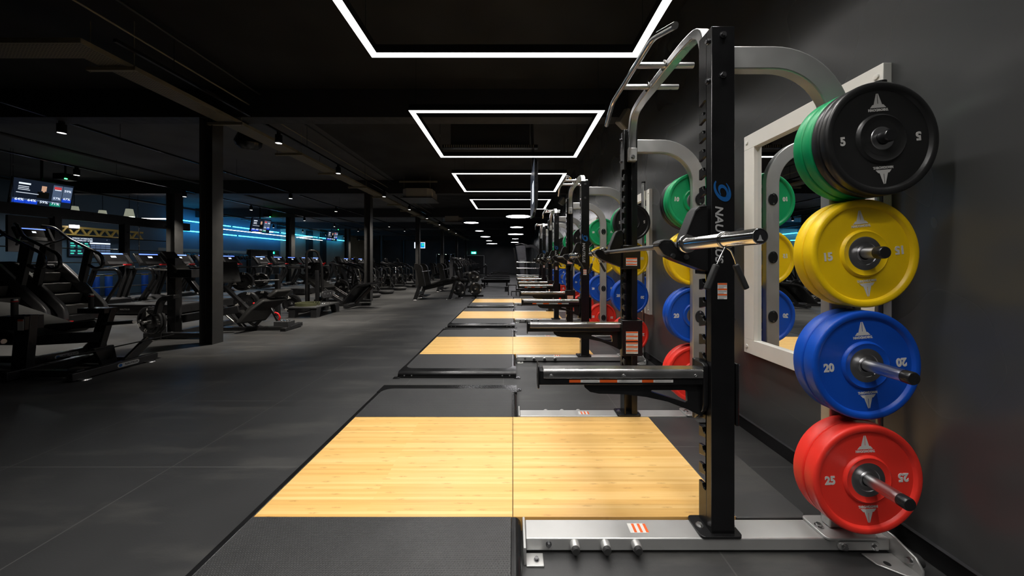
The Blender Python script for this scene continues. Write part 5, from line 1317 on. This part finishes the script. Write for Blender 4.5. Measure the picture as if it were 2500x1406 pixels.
t = thing('landmine_machine', 'black angled rowing machine beside the far end of the aisle', 'gym machine', (-3.3, 29.2, 0))
MB().bar((-0.6, 0, 0.2), (1.0, 0, 0.95), 0.12, 0.14).build('arm', 'machine_black', t, bevel=0.01); MB().box(-0.8, 1.3, -0.06, 0.06, 0.02, 0.12).build('base_beam', 'machine_black', t, bevel=0.006)
MB().tube([(0.9, -0.3, 1.1), (1.1, 0, 0.95), (0.9, 0.3, 1.1)], 0.025, 8).build('handle', 'chrome', t); MB().bar((1.0, 0, 0.05), (1.05, 0, 0.95), 0.1, 0.1).build('post', 'machine_black', t, bevel=0.01); MB().sweep([(0.0, 0, 0.62), (0.4, 0, 0.8)], 0.3, 0.1, side=(0, 1, 0)).build('pad', 'vinyl', t, bevel=0.02)
# step stool and smith machine beyond the racks
t = thing('step_stool', 'black two tier step stool on the floor behind the last rack', 'step stool', (-0.1, 13.2, 0))
for x0, x1, z in ((-0.08, 0.24, 0.40), (0.04, 0.36, 0.18)):
    MB().box(x0, x1, -0.22 if z > 0.3 else -0.45, 0.2 if z > 0.3 else -0.2, z - 0.035, z).build('tread', 'vinyl', t, bevel=0.006)
for x in (-0.07, 0.23):
    for y in (-0.2, 0.18): MB().box(x - 0.015, x + 0.015, y - 0.015, y + 0.015, 0, 0.38).build('leg', 'machine_black', t)
for x in (0.05, 0.35): MB().box(x - 0.015, x + 0.015, -0.44, -0.41, 0, 0.16).build('leg', 'machine_black', t)
t = thing('cable_tower', 'tall grey cable machine with curved top arm beyond the last rack', 'gym machine', (0.55, 15.2, 0))
MB().prism([(-0.42, 1.98), (0.0, 2.02), (0.16, 0.3), (-0.14, 0.3)], 'y', -0.15, 0.25).build('shroud', 'tower_grey', t, bevel=0.03)
MB().prism(rrect(-0.25, 0.02, 1.30, 1.36, 0.028), 'y', -0.152, -0.15).build('oval_badge', 'print_dim', t)
MB().sweep([(0.0, 0.05, 1.95), (0.25, 0.05, 1.98)] + [(0.25 + 0.4 * math.cos(math.radians(a)), 0.05, 1.58 + 0.4 * math.sin(math.radians(a))) for a in (75, 50, 25, 0)] + [(0.65, 0.05, 0.05)], 0.1, 0.12, side=(0, 1, 0)).build('top_arm', 'shroud', t, bevel=0.01)
MB().bar((-0.5, 0.05, 1.9), (-0.28, 0.05, 0.1), 0.08, 0.07).build('front_rail', 'machine_black', t, bevel=0.006); MB().box(-0.4, 0.8, -0.3, 0.4, 0, 0.1).build('base', 'machine_black', t, bevel=0.01); MB().box(-0.15, 0.18, -0.1, 0.2, 0.1, 0.35).build('pedestal', 'machine_black', t, bevel=0.01)
MB().tube([(-0.45, 0.0, 2.05), (-0.2, 0.0, 2.1), (0.1, 0, 2.04)], 0.02, 8).build('pulley_arm', 'chrome', t)
t = thing('barbell_stand', 'grey post stand beyond the last rack, holding three bars', 'barbell rack', (0.5, 13.75, 0))
for x in (0.0, 0.62): MB().box(x - 0.04, x + 0.04, -0.02, 0.06, 0, 1.32).build('post', 'shroud', t, bevel=0.005)
MB().box(-0.15, 0.8, -0.25, 0.3, 0, 0.06).build('base', 'machine_black', t, bevel=0.006)
for z in (1.24, 1.0, 0.72):
    for x in (0.0, 0.62): MB().bar((x, -0.02, z - 0.05), (x, -0.13, z - 0.02), 0.05, 0.02).build('hook', 'black_satin', t)
for z, lb in ((1.24, 'top silver bar on the post stand beyond the last rack'), (1.0, 'middle silver bar on the post stand beyond the last rack'), (0.72, 'lowest silver bar on the post stand beyond the last rack')):
    o = thing('fixed_bar', lb, 'barbell', (0.85, 13.66, z + 0.014), 0, 'silver bars on the post stand')
    MB().cyl((-0.65, 0, 0), (0.65, 0, 0), 0.024, n=14).build('shaft', 'chrome', o); MB().cyl((-0.7, 0, 0), (-0.65, 0, 0), 0.04, n=14).build('end_collar', 'bolt', o)
